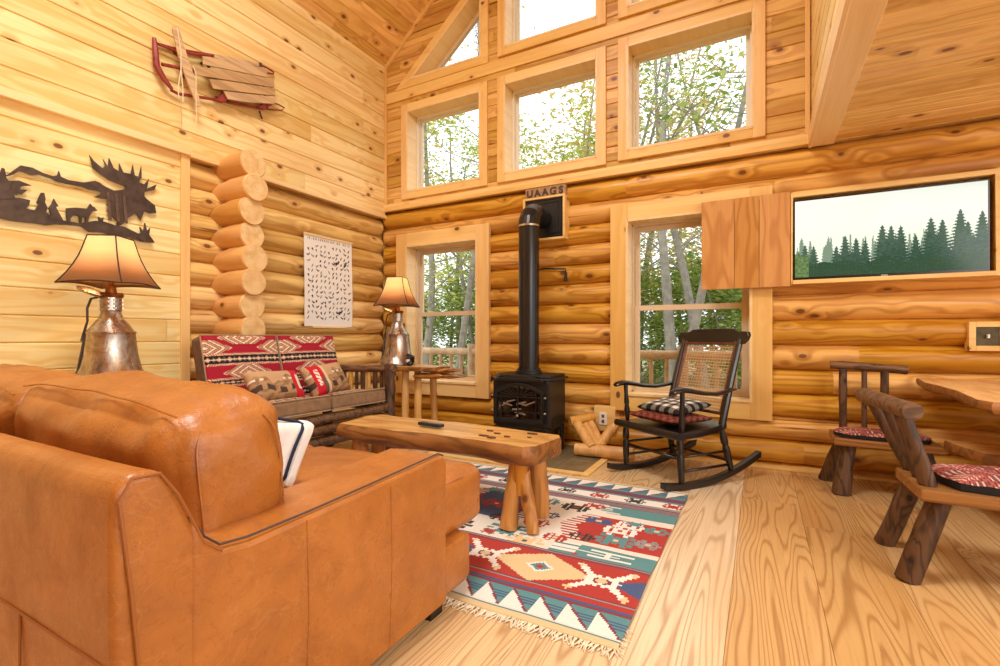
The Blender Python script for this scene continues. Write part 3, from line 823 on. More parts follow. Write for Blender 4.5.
def pillow_cloth(name, label, Mx, hx, hy, hz, fn, parent=None, group=None, seed=0):
    mb = MB(); n = 44
    for sg in (1, -1):
        vs = []; cols = []
        for a in range(n + 1):
            for b in range(n + 1):
                p, q = a / n * 2 - 1, b / n * 2 - 1
                t = (max(0, 1 - p ** 4) * max(0, 1 - q ** 4)) ** .42
                x = p * hx * (1 - .05 * (1 - q * q)); y = q * hy * (1 - .05 * (1 - p * p))
                vs.append(Mx @ V(x, y, sg * hz * t + .006 * n3(p * 3 + seed, q * 3, sg) * t))
        for a in range(n):
            for b in range(n): cols.append(fn((a + .5) / n, (b + .5) / n))
        mb.add(vs, [(a * (n + 1) + b, (a + 1) * (n + 1) + b, (a + 1) * (n + 1) + b + 1, a * (n + 1) + b + 1) for a in range(n) for b in range(n)], col=cols, smooth=True)
    o = mb.build(name, M['cloth'])
    return tag(o, label, 'pillow', group)
def basis(o, x, y):  # matrix from origin, x axis, y axis
    x = V(*x).normalized(); y = V(*y); y = (y - x * y.dot(x)).normalized(); z = x.cross(y)
    return Matrix.Translation(V(*o)) @ Matrix((x, y, z)).transposed().to_4x4()
pillow_cloth('throw_pillow', 'brown scenic throw pillow with red end, left on the log settee', basis((.885, -2.19, .722), (.02, 1, -.03), (-.55, 0, .8)), .22, .13, .07, scenic(0), seed=1)
pillow_cloth('throw_pillow', 'tan scenic pillow with red and white band, right on the log settee', basis((.885, -1.70, .738), (-.06, 1, .08), (-.5, 0, .8)), .21, .14, .07, scenic(1), seed=5)
# ------------------------------------------------------------------ slab tables
def slab(name, mat_top, mat_edge, outline, z0, z1, parent, seed=0, edge=.02, label=None, rough=.012, cutends=True):
    """live-edge slab from a plan outline; the side is a wavy bark edge"""
    pts = []
    for i in range(len(outline)):
        a, b = V(*outline[i], 0), V(*outline[(i + 1) % len(outline)], 0); n = max(1, int((b - a).length / .035))
        for k in range(n): pts.append(a + (b - a) * k / n)
    n = len(pts); cx = sum(p.x for p in pts) / n; cy = sum(p.y for p in pts) / n
    mb = MB(); rings = []; L = 5
    for l in range(L + 1):
        t = l / L; z = lerp(z1, z0, t); vs = []
        for i, p in enumerate(pts):
            a_, b_ = pts[(i + 1) % n], pts[i - 1]; d = V(a_.y - b_.y, b_.x - a_.x, 0).normalized()
            cut = 0.15 if (cutends and abs(d.x) > .75) else 1.0
            off = cut * rough * n3(p.x * 7 + seed, p.y * 7, z * 9) + cut * edge * math.sin(t * PI) * (.5 + n3(p.x * 2.3, p.y * 2.3, seed)) - .006 * (t == 0)
            if t == 1: off -= .012
            vs.append(V(p.x + d.x * off, p.y + d.y * off, z + (.006 * n3(p.x * 3, p.y * 3, seed + 2) if l in (0,) else (.024 * n3(p.x * 4, p.y * 4, seed + 5) if l == L else 0))))
        rings.append(vs)
    for l in range(L):
        mb.add(rings[l] + rings[l + 1], [(i, (i + 1) % n, n + (i + 1) % n, n + i) for i in range(n)], mi=1, smooth=True)
    mb.add(rings[0], [tuple(range(n))]); mb.add(rings[L], [tuple(range(n - 1, -1, -1))])
    return mb.build(name, [M[mat_top], M[mat_edge]], parent, label=label)

ct = thing('coffee_table', 'thick live-edge log slab coffee table on the rug', 'table', (2.3, -2.0, 0))
top = slab('tabletop', 'slab', 'slab_edge', [(1.53, -2.17), (1.9, -2.19), (2.4, -2.17), (2.75, -2.20), (3.0, -2.225), (3.06, -2.18), (3.10, -1.90), (3.06, -1.83), (2.7, -1.78), (2.3, -1.74), (1.8, -1.74), (1.55, -1.75), (1.50, -1.82)], .372, .477, ct, seed=3, edge=.032, rough=.02)
knm = plain('dark knot', '#5b3b26', .4, 0, 40, .4)
for (x, y, a, r) in ((2.66, -2.07, .3, .03), (2.73, -2.10, 1.2, .026), (2.70, -1.97, .2, .02), (2.80, -2.03, .8, .018), (2.90, -1.88, .1, .03), (2.62, -1.92, .5, .02), (2.93, -1.99, .4, .012)):
    MB().prism([(x + r * math.cos(q) * 1.2, y + r * math.sin(q) * (.45 + .2 * a)) for q in [2 * PI * i / 16 for i in range(16)]], lambda a, b, z: V(a, b, z), .471, .4845).build('knot', knm, top, label='dark knot hole')
def yleg(x, y, sd):
    """log leg that forks downward"""
    mb = MB(); log(mb, (x, y, .40), (x + .01, y - .025, .19), .066, seed=sd, n=14, wob=.2, taper=.65)
    log(mb, (x - .02, y, .34), (x - .055, y - .045, 0), .045, seed=sd + 1, n=12, wob=.2, taper=-.1); log(mb, (x + .02, y, .32), (x + .10, y - .04, 0), .036, seed=sd + 2, n=12, wob=.2)
    return mb
yleg(2.945, -2.15, 2).build('leg', M['leg_log'], ct)
log(MB(), (2.96, -1.95, .41), (2.97, -1.92, 0), .052, seed=4, n=14, wob=.2, taper=-.12).build('leg', M['leg_log'], ct)
yleg(1.66, -2.08, 6).build('leg', M['leg_log'], ct)
log(MB(), (1.65, -1.90, .41), (1.62, -1.86, 0), .05, seed=8, n=14, wob=.2).build('leg', M['leg_log'], ct)
ct.location.z += .016
# remote
Mr = Matrix.Translation(V(2.21, -2.0, .515)) @ Matrix.Rotation(math.radians(-6), 4, 'Z')
rc = MB(); rc.rbox((0, 0, 0), (.1, .026, .012), .009, n=8, M=Mr); rm = tag(rc.build('remote_control', M['remote']), 'black remote control lying on the slab coffee table', 'remote')
mb = MB()
for i in range(6):
    for j in range(3): mb.box(-.01 + i * .016, -.001 + i * .016, -.016 + j * .012, -.010 + j * .012, .012, .0145, M=Mr)
mb.build('button', M['grey_btn'], rm)

# corner table by the window with driftwood edge
def endtable(loc, rz, name_label, spikes=True):
    et = thing('end_table', name_label, 'table', loc, rz)
    x0, y0 = loc[0], loc[1]
    Z = .80
    out = [(-.46, -.17), (-.2, -.19), (.1, -.22), (.42, -.20), (.60, -.12), (.56, .02), (.58, .14), (.2, .22), (-.2, .22), (-.44, .19), (-.48, 0)] if spikes else [(-.26, -.22), (.26, -.2), (.28, .2), (-.24, .22)]
    o = slab('tabletop', 'slab', 'slab_edge', out, Z - .045, Z, None, seed=loc[0] * 3, edge=.01); o.parent = et
    if spikes:
        mb = MB(); rs = random.Random(3)
        for i in range(13):
            y = rs.uniform(-.16, .16); z = Z - .02 - rs.uniform(0, .10)
            mb.tube([(.36, y, z), (.62, y + rs.uniform(-.04, .04), z + rs.uniform(-.01, .01)), (.82 + rs.uniform(-.1, .1), y + rs.uniform(-.08, .06), z + rs.uniform(-.02, .04))], [.035, .022, .003], n=7, flat=.5, wob=.3, seed=i)
        q = mb.build('root_spikes', M['leg_log']); q.parent = et
    for (a, b, c, d) in (((-.36, -.12, -.38, -.13), (.19, -.10, .19, -.12), (.32, -.06, .34, -.08), (-.36, .14, -.38, .16), (.34, .15, .36, .16)) if spikes else ((-.2, -.16, -.2, -.16), (.2, -.16, .2, -.16), (.2, .16, .2, .16), (-.2, .16, -.2, .16))):
        q = log(MB(), (a, b, Z - .03), (c, d, 0), .036, seed=a * 7 + b, n=10, wob=.2).build('leg', M['peeled']); q.parent = et
    return et
et = endtable((.76, -.60, 0), math.radians(-4), 'log end table with splintered root edge in the corner by the window')
et2 = endtable((.48, -3.10, 0), math.radians(90), 'small log end table by the board wall behind the leather sofa', spikes=False)

# stein-shaped lamps
def make_lamp(loc, rz, label):
    L = thing('table_lamp', label, 'lamp', loc, rz, 'tankard lamps with brown shades')
    mb = MB(); mb.lathe([(0, 0), (.178, 0), (.178, .012), (.190, .014), (.184, .03), (.170, .05), (.152, .10), (.138, .17), (.130, .24), (.125, .30), (.129, .315), (.110, .335), (.088, .37), (.062, .405), (.052, .44), (.05, .45)], n=12)
    b = mb.build('tankard_body', M['pewter']); b.parent = L
    mb = MB(); mb.lathe([(.052, .445), (.056, .45), (.056, .53), (.05, .535)], n=10)
    for k in range(10):
        for z in (.465, .49, .515): mb.box(.052, .060, -.008, .008, z - .006, z + .006, M=Matrix.Rotation(2 * PI * k / 10, 4, 'Z'))
    q = mb.build('neck_grille', M['pewter']); q.parent = L
    mb = MB(); mb.lathe([(0, .528), (.06, .53), (.066, .545), (.062, .56), (.03, .562), (.028, .58), (.024, .60), (.012, .60), (0, .60)], n=20); q = mb.build('cap', M['copper']); q.parent = L
    mb = MB(); Ml = Matrix.Translation(V(-.08, -.05, .55)) @ Matrix.Rotation(math.radians(24), 4, 'Y') @ Matrix.Scale(1.25, 4)
    mb.lathe([(0, 0), (.045, 0), (.062, .006), (.064, .014), (.03, .024), (0, .026)], n=20, M=Ml)
    q = mb.build('hinged_lid', M['pewter']); q.parent = L
    mb = MB(); mb.tube([(-.04, -.03, .535), (-.085, -.045, .52), (-.10, -.055, .46), (-.095, -.06, .38), (-.115, -.065, .30), (-.12, -.07, .26)], [.009, .010, .010, .009, .010, .012], n=8, flat=.7)
    mb.tube([(-.106, -.062, .30), (-.118, -.072, .20), (-.135, -.08, .08), (-.15, -.085, .03)], .007, n=6)
    q = mb.build('handle', M['rusty']); q.parent = L
    # bell-sided square shade
    prof_s = [(.245, .605), (.225, .63), (.195, .675), (.168, .725), (.146, .775), (.130, .825), (.118, .87), (.108, .905)]
    mb = MB(); vs = []; m = 10
    for r, z in prof_s:
        for s_ in range(4):
            a0 = PI / 4 + s_ * PI / 2; p = V(math.cos(a0), math.sin(a0), 0) * r * 1.06; q2 = V(math.cos(a0 + PI / 2), math.sin(a0 + PI / 2), 0) * r * 1.06
            for i in range(m):
                t = i / m; pp = p.lerp(q2, t); cut = 1.0
                sag = .014 * math.sin(PI * t) * (1 if z < .62 else 0)
                vs.append(V(pp.x, pp.y, z + sag))
    n = 4 * m
    mb.add(vs, [(i * n + j, i * n + (j + 1) % n, (i + 1) * n + (j + 1) % n, (i + 1) * n + j) for i in range(len(prof_s) - 1) for j in range(n)], smooth=False)
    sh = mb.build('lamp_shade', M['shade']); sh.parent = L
    so = sh.modifiers.new('s', 'SOLIDIFY'); so.thickness = .002
    mb = MB()
    for s_ in range(4):
        a0 = PI / 4 + s_ * PI / 2
        mb.tube([(math.cos(a0) * r * 1.065, math.sin(a0) * r * 1.065, z) for r, z in prof_s], .004, n=6)
        for (r, z, sg) in ((.245, .605, .014), (.108, .905, 0)):
            p = V(math.cos(a0), math.sin(a0), 0) * r * 1.06; q2 = V(math.cos(a0 + PI / 2), math.sin(a0 + PI / 2), 0) * r * 1.06
            mb.tube([p.lerp(q2, i / 8) + V(0, 0, z + sg * math.sin(PI * i / 8)) for i in range(9)], .0042, n=6)
    q = mb.build('binding', M['shade_trim']); q.parent = L
    mb = MB(); mb.tube([(0, 0, .6), (0, 0, .66)], .015, n=10); q = mb.build('socket', M['copper']); q.parent = L
    mb = MB(); mb.lathe([(0, .655), (.014, .66), (.018, .68), (.03, .72), (.03, .745), (.018, .768), (0, .775)], n=14)
    t = NT('lit bulb'); t.p.inputs['Emission Color'].default_value = (1, .75, .45, 1); t.p.inputs['Emission Strength'].default_value = 6
    q = mb.build('bulb', t.m); q.parent = L
    L.scale = (1.03, 1.03, 1.03)
    return L
lamp1 = make_lamp((.48, -3.08, .806), math.radians(33), 'lit tankard lamp on the table behind the leather sofa, under the moose')
lamp2 = make_lamp((.70, -.56, .806), math.radians(20), 'lit tankard lamp on the corner end table by the window')
for l, e in ((lamp1, 9), (lamp2, 9)):
    p = point('lamp_bulb_light', (l.location.x, l.location.y, l.location.z + .80), e, (1, .72, .42), .03)
    p.parent = None
# little ornament next to the corner lamp
mb = MB(); mb.rbox((.935, -.64, .850), (.035, .03, .045), .02, n=8, wr=.012, wf=30); mb.rbox((.92, -.64, .905), (.022, .02, .022), .018, n=6, wr=.008, wf=40); mb.tube([(.965, -.62, .835), (.995, -.65, .895), (.965, -.67, .915)], .012, n=7)
orn = tag(mb.build('figurine', M['black_wood']), 'small dark figurine with white heart beside the corner lamp', 'figurine')
mb = MB(); hp = []
for i in range(24):
    a = 2 * PI * i / 24; hx = 16 * math.sin(a) ** 3 / 17; hy = (13 * math.cos(a) - 5 * math.cos(2 * a) - 2 * math.cos(3 * a) - math.cos(4 * a)) / 17
    hp.append((hx * .02, hy * .02))
mb.prism(hp, lambda a, b, y: V(.94 + a, y - a * .1, .855 + b), -.688, -.665); mb.build('heart', M['white_pl'], orn, label='white heart')

# ------------------------------------------------------------------ stove
st = thing('stove', 'black cast-iron gas stove with arched glass doors on the hearth', 'stove', (2.19, -.40, 0))
X0, X1, YF, YR = 1.90, 2.48, -.60, -.18
XZ = lambda a, b, y: V(a, y, b)
mb = MB(); mb.box(X0, X1, YF + .01, YR, .27, .70); mb.build('firebox', M['iron'], st, bevel=.012)
def arch(x0, x1, z0, z1, rise, n=20):
    return [(x0, z0), (x1, z0), (x1, z1)] + [(lerp(x1, x0, i / n), z1 + rise * math.sin(PI * i / n)) for i in range(1, n)] + [(x0, z1)]
# face plate with arched opening: built as frame strips
def arch_ring(mb, a, b, y0, y1):
    n = len(a)
    for i in range(n):
        j = (i + 1) % n
        mb.prism([a[i], a[j], b[j], b[i]], XZ, y0, y1)
cx = (X0 + X1) / 2
o_ = arch(X0 + .03, X1 - .045, .31, .60, .075); i_ = arch(X0 + .06, X1 - .075, .345, .575, .07)
mb = MB(); arch_ring(mb, i_, o_, YF - .022, YF + .01); mb.build('door_frame', M['iron'], st, bevel=.004)
MB().prism(i_, XZ, YF + .012, YF + .016).build('backing', plain('firebox interior', '#1a1614', .8, 0, 12, .5), st)
mb = MB(); rs = random.Random(5)
for i in range(9):
    x = rs.uniform(X0 + .12, X1 - .16); z = .40 + rs.uniform(0, .10)
    mb.tube([(x - .045, YF + .004, z), (x + .045, YF + .004, z + rs.uniform(-.03, .04))], .024, n=8, wob=.4, seed=i, flat=.35)
mb.build('ceramic_log', plain('ash log', '#8a7260', .9, 0, 20, .5), st)
MB().prism(i_, XZ, YF - .006, YF - .003).build('glass', M['stoveglass'], st)
mb = MB(); mb.beam((cx - .01, YF - .018, .345), (cx - .01, YF - .018, .645), .014, .012); mb.beam((X0 + .06, YF - .016, .545), (X1 - .075, YF - .016, .545), .010, .010); mb.beam((X0 + .06, YF - .016, .41), (X1 - .075, YF - .016, .41), .008, .010)
for sx in (X0 + .105, X1 - .12): mb.beam((sx, YF - .016, .35), (sx, YF - .016, .60), .008, .010)
for a in range(1, 10):
    if a == 5: continue
    t = PI * a / 10; mb.beam((cx - .01 + .05 * math.cos(t), YF - .016, .55 + .02 * math.sin(t)), (cx - .01 + .19 * math.cos(t), YF - .016, .55 + .085 * math.sin(t)), .010, .009)
mb.build('grille', M['iron'], st)
for z in (.55, .41):
    for sx in (X0 + .012, X1 - .028): MB().rbox((sx, YF - .022, z), (.010, .012, .009), .006, n=4).build('hinge', M['silver'], st, label='silver hinge knob')
MB().rbox((cx - .01, YF - .036, .375), (.012, .012, .012), .011, n=6).build('door_knob', M['silver'], st, label='silver door knob')
# top plate: arched front, chamfered corners
mb = MB(); pl_ = [(X0 - .02, YF + .06), (X0 + .06, YF - .03), (X1 - .06, YF - .03), (X1 + .02, YF + .06), (X1 + .02, YR + .02), (X0 - .02, YR + .02)]
mb.prism(pl_, lambda a, b, z: V(a, b, z), .70, .722); mb.prism([(x * .93 + cx * .07, y * .9 - .039) for x, y in pl_], lambda a, b, z: V(a, b, z), .722, .748)
mb.build('top_plate', M['iron'], st, bevel=.006)
mb = MB(); ar_ = [(X0 + .04, .69), (X1 - .04, .69)] + [(lerp(X1 - .04, X0 + .04, i / 12), .70 + .045 * math.sin(PI * i / 12)) for i in range(13)]
mb.prism(ar_, XZ, YF - .028, YF + .01); mb.build('arched_brow', M['iron'], st, bevel=.004)
mb = MB()
for i in range(4): mb.box(X1 - .002, X1 + .010, YF + .08, YR - .06, .285 + i * .022, .293 + i * .022)
mb.build('louvre', M['iron'], st)
mb = MB(); mb.prism([(X0 + .02, YF + .02), (X1 - .02, YF + .02), (X1 - .02, YR), (X0 + .02, YR)], lambda a, b, z: V(a, b, z), .235, .27); mb.box(X0 + .06, X1 - .06, YF + .08, YR - .02, .03, .24); mb.box(X0 + .03, X1 - .03, YF + .04, YR, .018, .045); mb.build('pedestal', M['iron'], st, bevel=.01)
for (a, b) in ((X0 + .03, YF + .03), (X1 - .03, YF + .03), (X0 + .03, YR - .03), (X1 - .03, YR - .03)):
    MB().tube([(a, b, .26), (a, b, .14), (a, b, .0155)], [.03, .018, .026], n=10).build('leg', M['iron'], st)
# flue
fl = thing('stove_pipe', 'black stove pipe rising from the stove and turning into the wall', 'pipe', (2.19, -.40, .748))
px, py = 2.19, -.40
mb = MB(); mb.lathe([(.0, .749), (.13, .749), (.13, .775), (.112, .78), (.112, .80)], n=32, M=Matrix.Translation(V(px, py, 0))); mb.build('collar', M['iron'], fl)
mb = MB(); mb.tube([(px, py, .80), (px, py, 1.38)], .099, n=36); mb.build('pipe_section', M['iron_gloss'], fl)
mb = MB(); mb.tube([(px, py, 1.375), (px, py, 1.385), (px, py, 1.386), (px, py, 2.17)], [.103, .103, .0995, .0995], n=36); mb.build('pipe_section', M['iron_gloss'], fl)
zc = 2.31; R_ = .15
ex = [(px, py, 2.15)] + [(px, py + R_ * (1 - math.cos(t)), zc - R_ + R_ * math.sin(t)) for t in [PI / 2 * i / 4 for i in range(5)]] + [(px, -.02, zc)]
mb = MB(); mb.tube(ex, .104, n=28, smooth=False)
mb.build('elbow', [M['iron_gloss']], fl)
mb = MB(); mb.tube([(px, py, 2.155), (px, py, 2.172)], .1045, n=36); mb.build('band', M['steel'], fl, label='bright metal band')
fp = thing('wall_thimble', 'black square flue plate in a pine frame on the log wall', 'plate', (2.21, -.03, 2.3))
mb = MB(); mb.box(1.995, 2.425, -.075, .05, 2.10, 2.515); mb.build('plate', M['iron'], fp, bevel=.004)
mb = MB(); a0, a1, b0, b1 = 1.98, 2.44, 2.085, 2.53
mb.box(a0, a0 + .022, -.095, .05, b0, b1); mb.box(a1 - .022, a1, -.095, .05, b0, b1); mb.box(a0 + .022, a1 - .022, -.094, .05, b0, b0 + .022); mb.box(a0 + .022, a1 - .022, -.094, .05, b1 - .022, b1); mb.build('pine_frame', M['trim_x'], fp, bevel=.003, label='pale pine frame')
mb = MB()
for s_ in (.16, .19):
    mb.box(2.21 - s_, 2.21 + s_, -.082, -.074, zc + s_ - .008, zc + s_); mb.box(2.21 - s_, 2.21 + s_, -.082, -.074, zc - s_, zc - s_ + .008); mb.box(2.21 - s_, 2.21 - s_ + .008, -.082, -.074, zc - s_, zc + s_); mb.box(2.21 + s_ - .008, 2.21 + s_, -.082, -.074, zc - s_, zc + s_)
mb.build('pressed_rim', M['iron'], fp)
# letter plaque
pq = thing('letter_plaque', 'small brown plaque with dark letters above the flue plate', 'sign', (2.21, -.03, 2.58))
mb = MB(); mb.box(1.99, 2.43, -.05, -.0, 2.535, 2.64); mb.build('board', plain('plaque wood', '#a8835c', .8, 0, 30, .35), pq, bevel=.003)
for i, ch in enumerate('UAAGS'):
    cu = bpy.data.curves.new('letter', 'FONT'); cu.body = ch; cu.size = .10; cu.extrude = .004; cu.align_x = 'CENTER'; cu.materials.append(M['rusty']); cu.offset = .003
    lo = bpy.data.objects.new('letter', cu); COL.objects.link(lo); lo.parent = pq
    me_ = bpy.data.meshes.new_from_object(lo); bpy.data.objects.remove(lo); lo = bpy.data.objects.new('letter', me_); COL.objects.link(lo); lo.parent = pq
    lo.location = (2.04 + i * .086 - 2.21, -.053 + .03, 2.552 - 2.58); lo.rotation_euler = (PI / 2, 0, 0)
# iron crane hook
mb = MB(); mb.tube([(2.05, -.01, 1.80), (2.2, -.02, 1.805), (2.42, -.02, 1.79), (2.425, -.02, 1.74)], .009, n=8); mb.tube([(2.425, -.02, 1.745), (2.42, -.02, 1.66)], [.010, .022], n=10)
mb.tube([(2.05, .02, 1.80), (2.05, -.02, 1.80)], .02, n=8)
tag(mb.build('wall_hook', M['iron']), 'black iron arm with hanging end, behind the stove pipe', 'hook')

# hearth pad
hp = thing('hearth_pad', 'low slate hearth pad with pine border under the stove', 'hearth', (2.2, -.5, 0))
MB().box(1.45, 2.90, -.90, -.03, .001, .013).build('slate', M['slate'], hp)
mb = MB(); mb.box(1.40, 2.96, -.955, -.90, .001, .016); mb.box(2.90, 2.96, -.899, -.03, .001, .0155); mb.box(1.40, 1.45, -.899, -.03, .001, .0155); mb.build('border', M['trim_x'], hp, bevel=.003)
mb = MB()
for x in (1.75, 2.05, 2.35, 2.65): mb.box(x - .002, x + .002, -.9, -.03, .013, .0134)
for y in (-.6, -.3): mb.box(1.45, 2.9, y - .002, y + .002, .013, .0134)
mb.build('grout', plain('grout', '#5a4c36', .9), hp)
# peeled log stand lying next to it
lg = thing('log_rack', 'low rack of pale peeled poles on the floor beside the hearth', 'rack', (2.9, -.3, 0))
for (a, b, r, sd) in (((2.66, -.40, .075), (3.18, -.36, .075), .055, 1), ((2.56, -.28, .30), (2.74, -.10, .33), .042, 2), ((2.62, -.24, .27), (2.82, -.40, .10), .048, 3), ((2.72, -.14, .28), (2.90, -.36, .11), .036, 4), ((3.00, -.16, .33), (2.86, -.34, .11), .045, 5), ((2.69, -.2, .27), (2.86, -.37, .11), .03, 6)):
    log(MB(), a, b, r, seed=sd, n=16, wob=.05).build('pole', M['peeled'], lg)
# outlet
ol = thing('wall_outlet', 'white wall outlet on a pine block right of the stove', 'outlet', (2.81, 0, .31))
MB().box(2.72, 2.93, -.035, .06, .19, .43).build('pine_block', M['trim_x'], ol, bevel=.004)
MB().box(2.775, 2.85, -.044, -.034, .25, .37).build('cover_plate', M['white_pl'], ol, bevel=.004)
MB().box(2.80, 2.825, -.047, -.043, .32, .35).box(2.80, 2.825, -.047, -.043, .27, .30).build('socket', plain('dark socket', '#5b5148', .5), ol)

# ------------------------------------------------------------------ tv, doors, switch
def q(x, z, y):   # point measured on the wall plane, moved to depth y along the sight line
    k = (4.627 + y) / 4.627; return (4.15 + (x - 4.15) * k, 1.1 + (z - 1.1) * k)
tvf = thing('tv_surround', 'pine box frame around the television on the log wall', 'frame', (5, -.05, 1.9))
fx0, fz0 = q(4.385, 1.53, -.10); fx1, fz1 = q(5.605, 2.285, -.10)
mb = MB(); mb.box(fx0, fx1, -.10, .05, fz1 - .04, fz1); mb.box(fx0, fx1, -.13, .05, fz0, fz0 + .032); mb.box(fx0 - .012, fx0, -.10, .05, fz0, fz1); mb.box(fx1, fx1 + .08, -.10, .05, fz0, fz1)
mb.build('frame_board', M['trim_x'], tvf, bevel=.003)
MB().box(fx0, fx1, .0, .05, fz0, fz1).build('backboard', M['cab'], tvf)
dr = thing('cabinet_door', 'two-leaf oak cabinet door folded open over the window casing', 'cabinet door', (4.0, -.10, 1.9))
a0, b0 = q(3.692, 1.518, -.10); a1, b1 = q(4.37, 2.295, -.10); w_ = (a1 - a0)
for i, (t0, t1) in enumerate(((0, .385), (.388, .665), (.668, 1))):
    MB().box(a0 + w_ * t0, a0 + w_ * t1 - .001, -.10 - (.004 if i == 2 else 0), -.075, b0, b1, rnd=.13 + .31 * i).build('door_board', M['cab'], dr, bevel=.002)
MB().box(a0 + .02, a1 - .02, -.075, -.03, b0 + .03, b1 - .03).build('back_rail', M['cab'], dr)
tv = thing('television', 'flat television showing misty fir forest', 'television', (4.98, -.07, 1.9))
s0, t0 = q(4.402, 1.585, -.08); s1, t1 = q(5.564, 2.205, -.08)
mb = MB(); mb.box(s0 - .012, s1 + .014, -.078, -.004, t0 - .022, t1 + .012); mb.build('bezel', M['tvblack'], tv, bevel=.004)
MB().box((s0 + s1) / 2 - .02, (s0 + s1) / 2 + .02, -.086, -.07, t0 - .021, t0 - .008).build('badge', M['grey_btn'], tv)
NX, NY = 232, 124; img = {}; rs = random.Random(11)
trees = []
for i in range(90): trees.append((rs.random(), rs.uniform(.26, .52), rs.uniform(.012, .028), 0))
for cxx, hh in ((.06, .42), (.11, .40), (.24, .38), (.29, .50), (.35, .46), (.40, .42), (.49, .60), (.535, .58), (.585, .57), (.66, .44), (.735, .64), (.79, .60), (.875, .70), (.91, .55), (.975, .66)):
    trees.append((cxx, hh, hh * .085 + .008, 1))
def mist(u, v):
    f = .5 + .5 * n3(u * 2.2, v * 3.5, 3) + .25 * n3(u * 6, v * 8, 9)
    c = V(.82, .84, .72)
    d = V(.66, .69, .60)
    k = max(0, min(1, (v - .45) * 1.2 * u * 1.5 + .3 * (f - .5))); c = c.lerp(d, k)
    g = max(0, min(1, (.62 - v) * 2.2 * (.3 + .9 * u))); return c.lerp(V(.45, .52, .30), g * .6)
cols = []
for i in range(NX):
    for j in range(NY):
        u, v = (i + .5) / NX, (j + .5) / NY; c = mist(u, v)
        for (x, h, w0, k) in trees:
            if v < h and abs(u - x) < w0 * 1.7:
                t = 1 - v / h; edge = w0 * (t ** .75) * (1 + .35 * math.sin(v * 170 + x * 50)) + .0015
                if abs(u - x) < edge:
                    sh = .75 + .5 * n3(u * 60, v * 60, x * 9)
                    dk = V(.035, .095, .06) if k else V(.05, .12, .06)
                    m = max(0, min(.75, (.35 - v) * -.7 + .15 + (.4 - x) * .25)) if k else 1.15
                    c = (dk * sh).lerp(V(.25, .33, .24), m * .6)
        if v < .17 + .08 * n3(u * 9, 1, 2): c = V(.025, .07, .035) * (.8 + .6 * abs(n3(u * 50, v * 50, 1)))
        if u < .08 and v < .30 + .05 * n3(u * 30, 0, 0): c = V(.12, .2, .07) * (.9 + .6 * n3(u * 60, v * 50, 1))
        cols.append((c.x, c.y, c.z, 1))
mb = MB(); vs = [V(lerp(s0, s1, i / NX), -.0795, lerp(t0, t1, j / NY)) for i in range(NX + 1) for j in range(NY + 1)]
mb.add(vs, [(i * (NY + 1) + j, (i + 1) * (NY + 1) + j, (i + 1) * (NY + 1) + j + 1, i * (NY + 1) + j + 1) for i in range(NX) for j in range(NY)], col=cols)
mb.build('screen', M['screen'], tv, label='lit screen with misty fir trees')
th = thing('wall_switch', 'square dark wall control in a pale pine frame below the television', 'switch', (5.54, -.03, 1.1))
a0, a1, b0, b1 = 5.40, 5.58, 1.005, 1.205
a0, b0 = q(5.464, 1.0, -.03); b1 = q(5.464, 1.209, -.03)[1]; a1 = a0 + .20
mb = MB(); mb.box(a0, a0 + .038, -.03, .06, b0, b1); mb.box(a1 - .038, a1, -.03, .06, b0, b1); mb.box(a0 + .038, a1 - .038, -.029, .06, b0, b0 + .038); mb.box(a0 + .038, a1 - .038, -.029, .06, b1 - .038, b1); mb.build('pine_frame', M['trim_x'], th, bevel=.003)
MB().box(a0 + .03, a1 - .03, -.02, .05, b0 + .03, b1 - .03).build('face_plate', plain('bronze plate', '#4f4428', .45, .4, 20, .4), th)
MB().box((a0 + a1) / 2 - .006, (a0 + a1) / 2 + .006, -.045, -.02, (b0 + b1) / 2 - .012, (b0 + b1) / 2 + .014).build('toggle', M['white_pl'], th, label='white toggle')
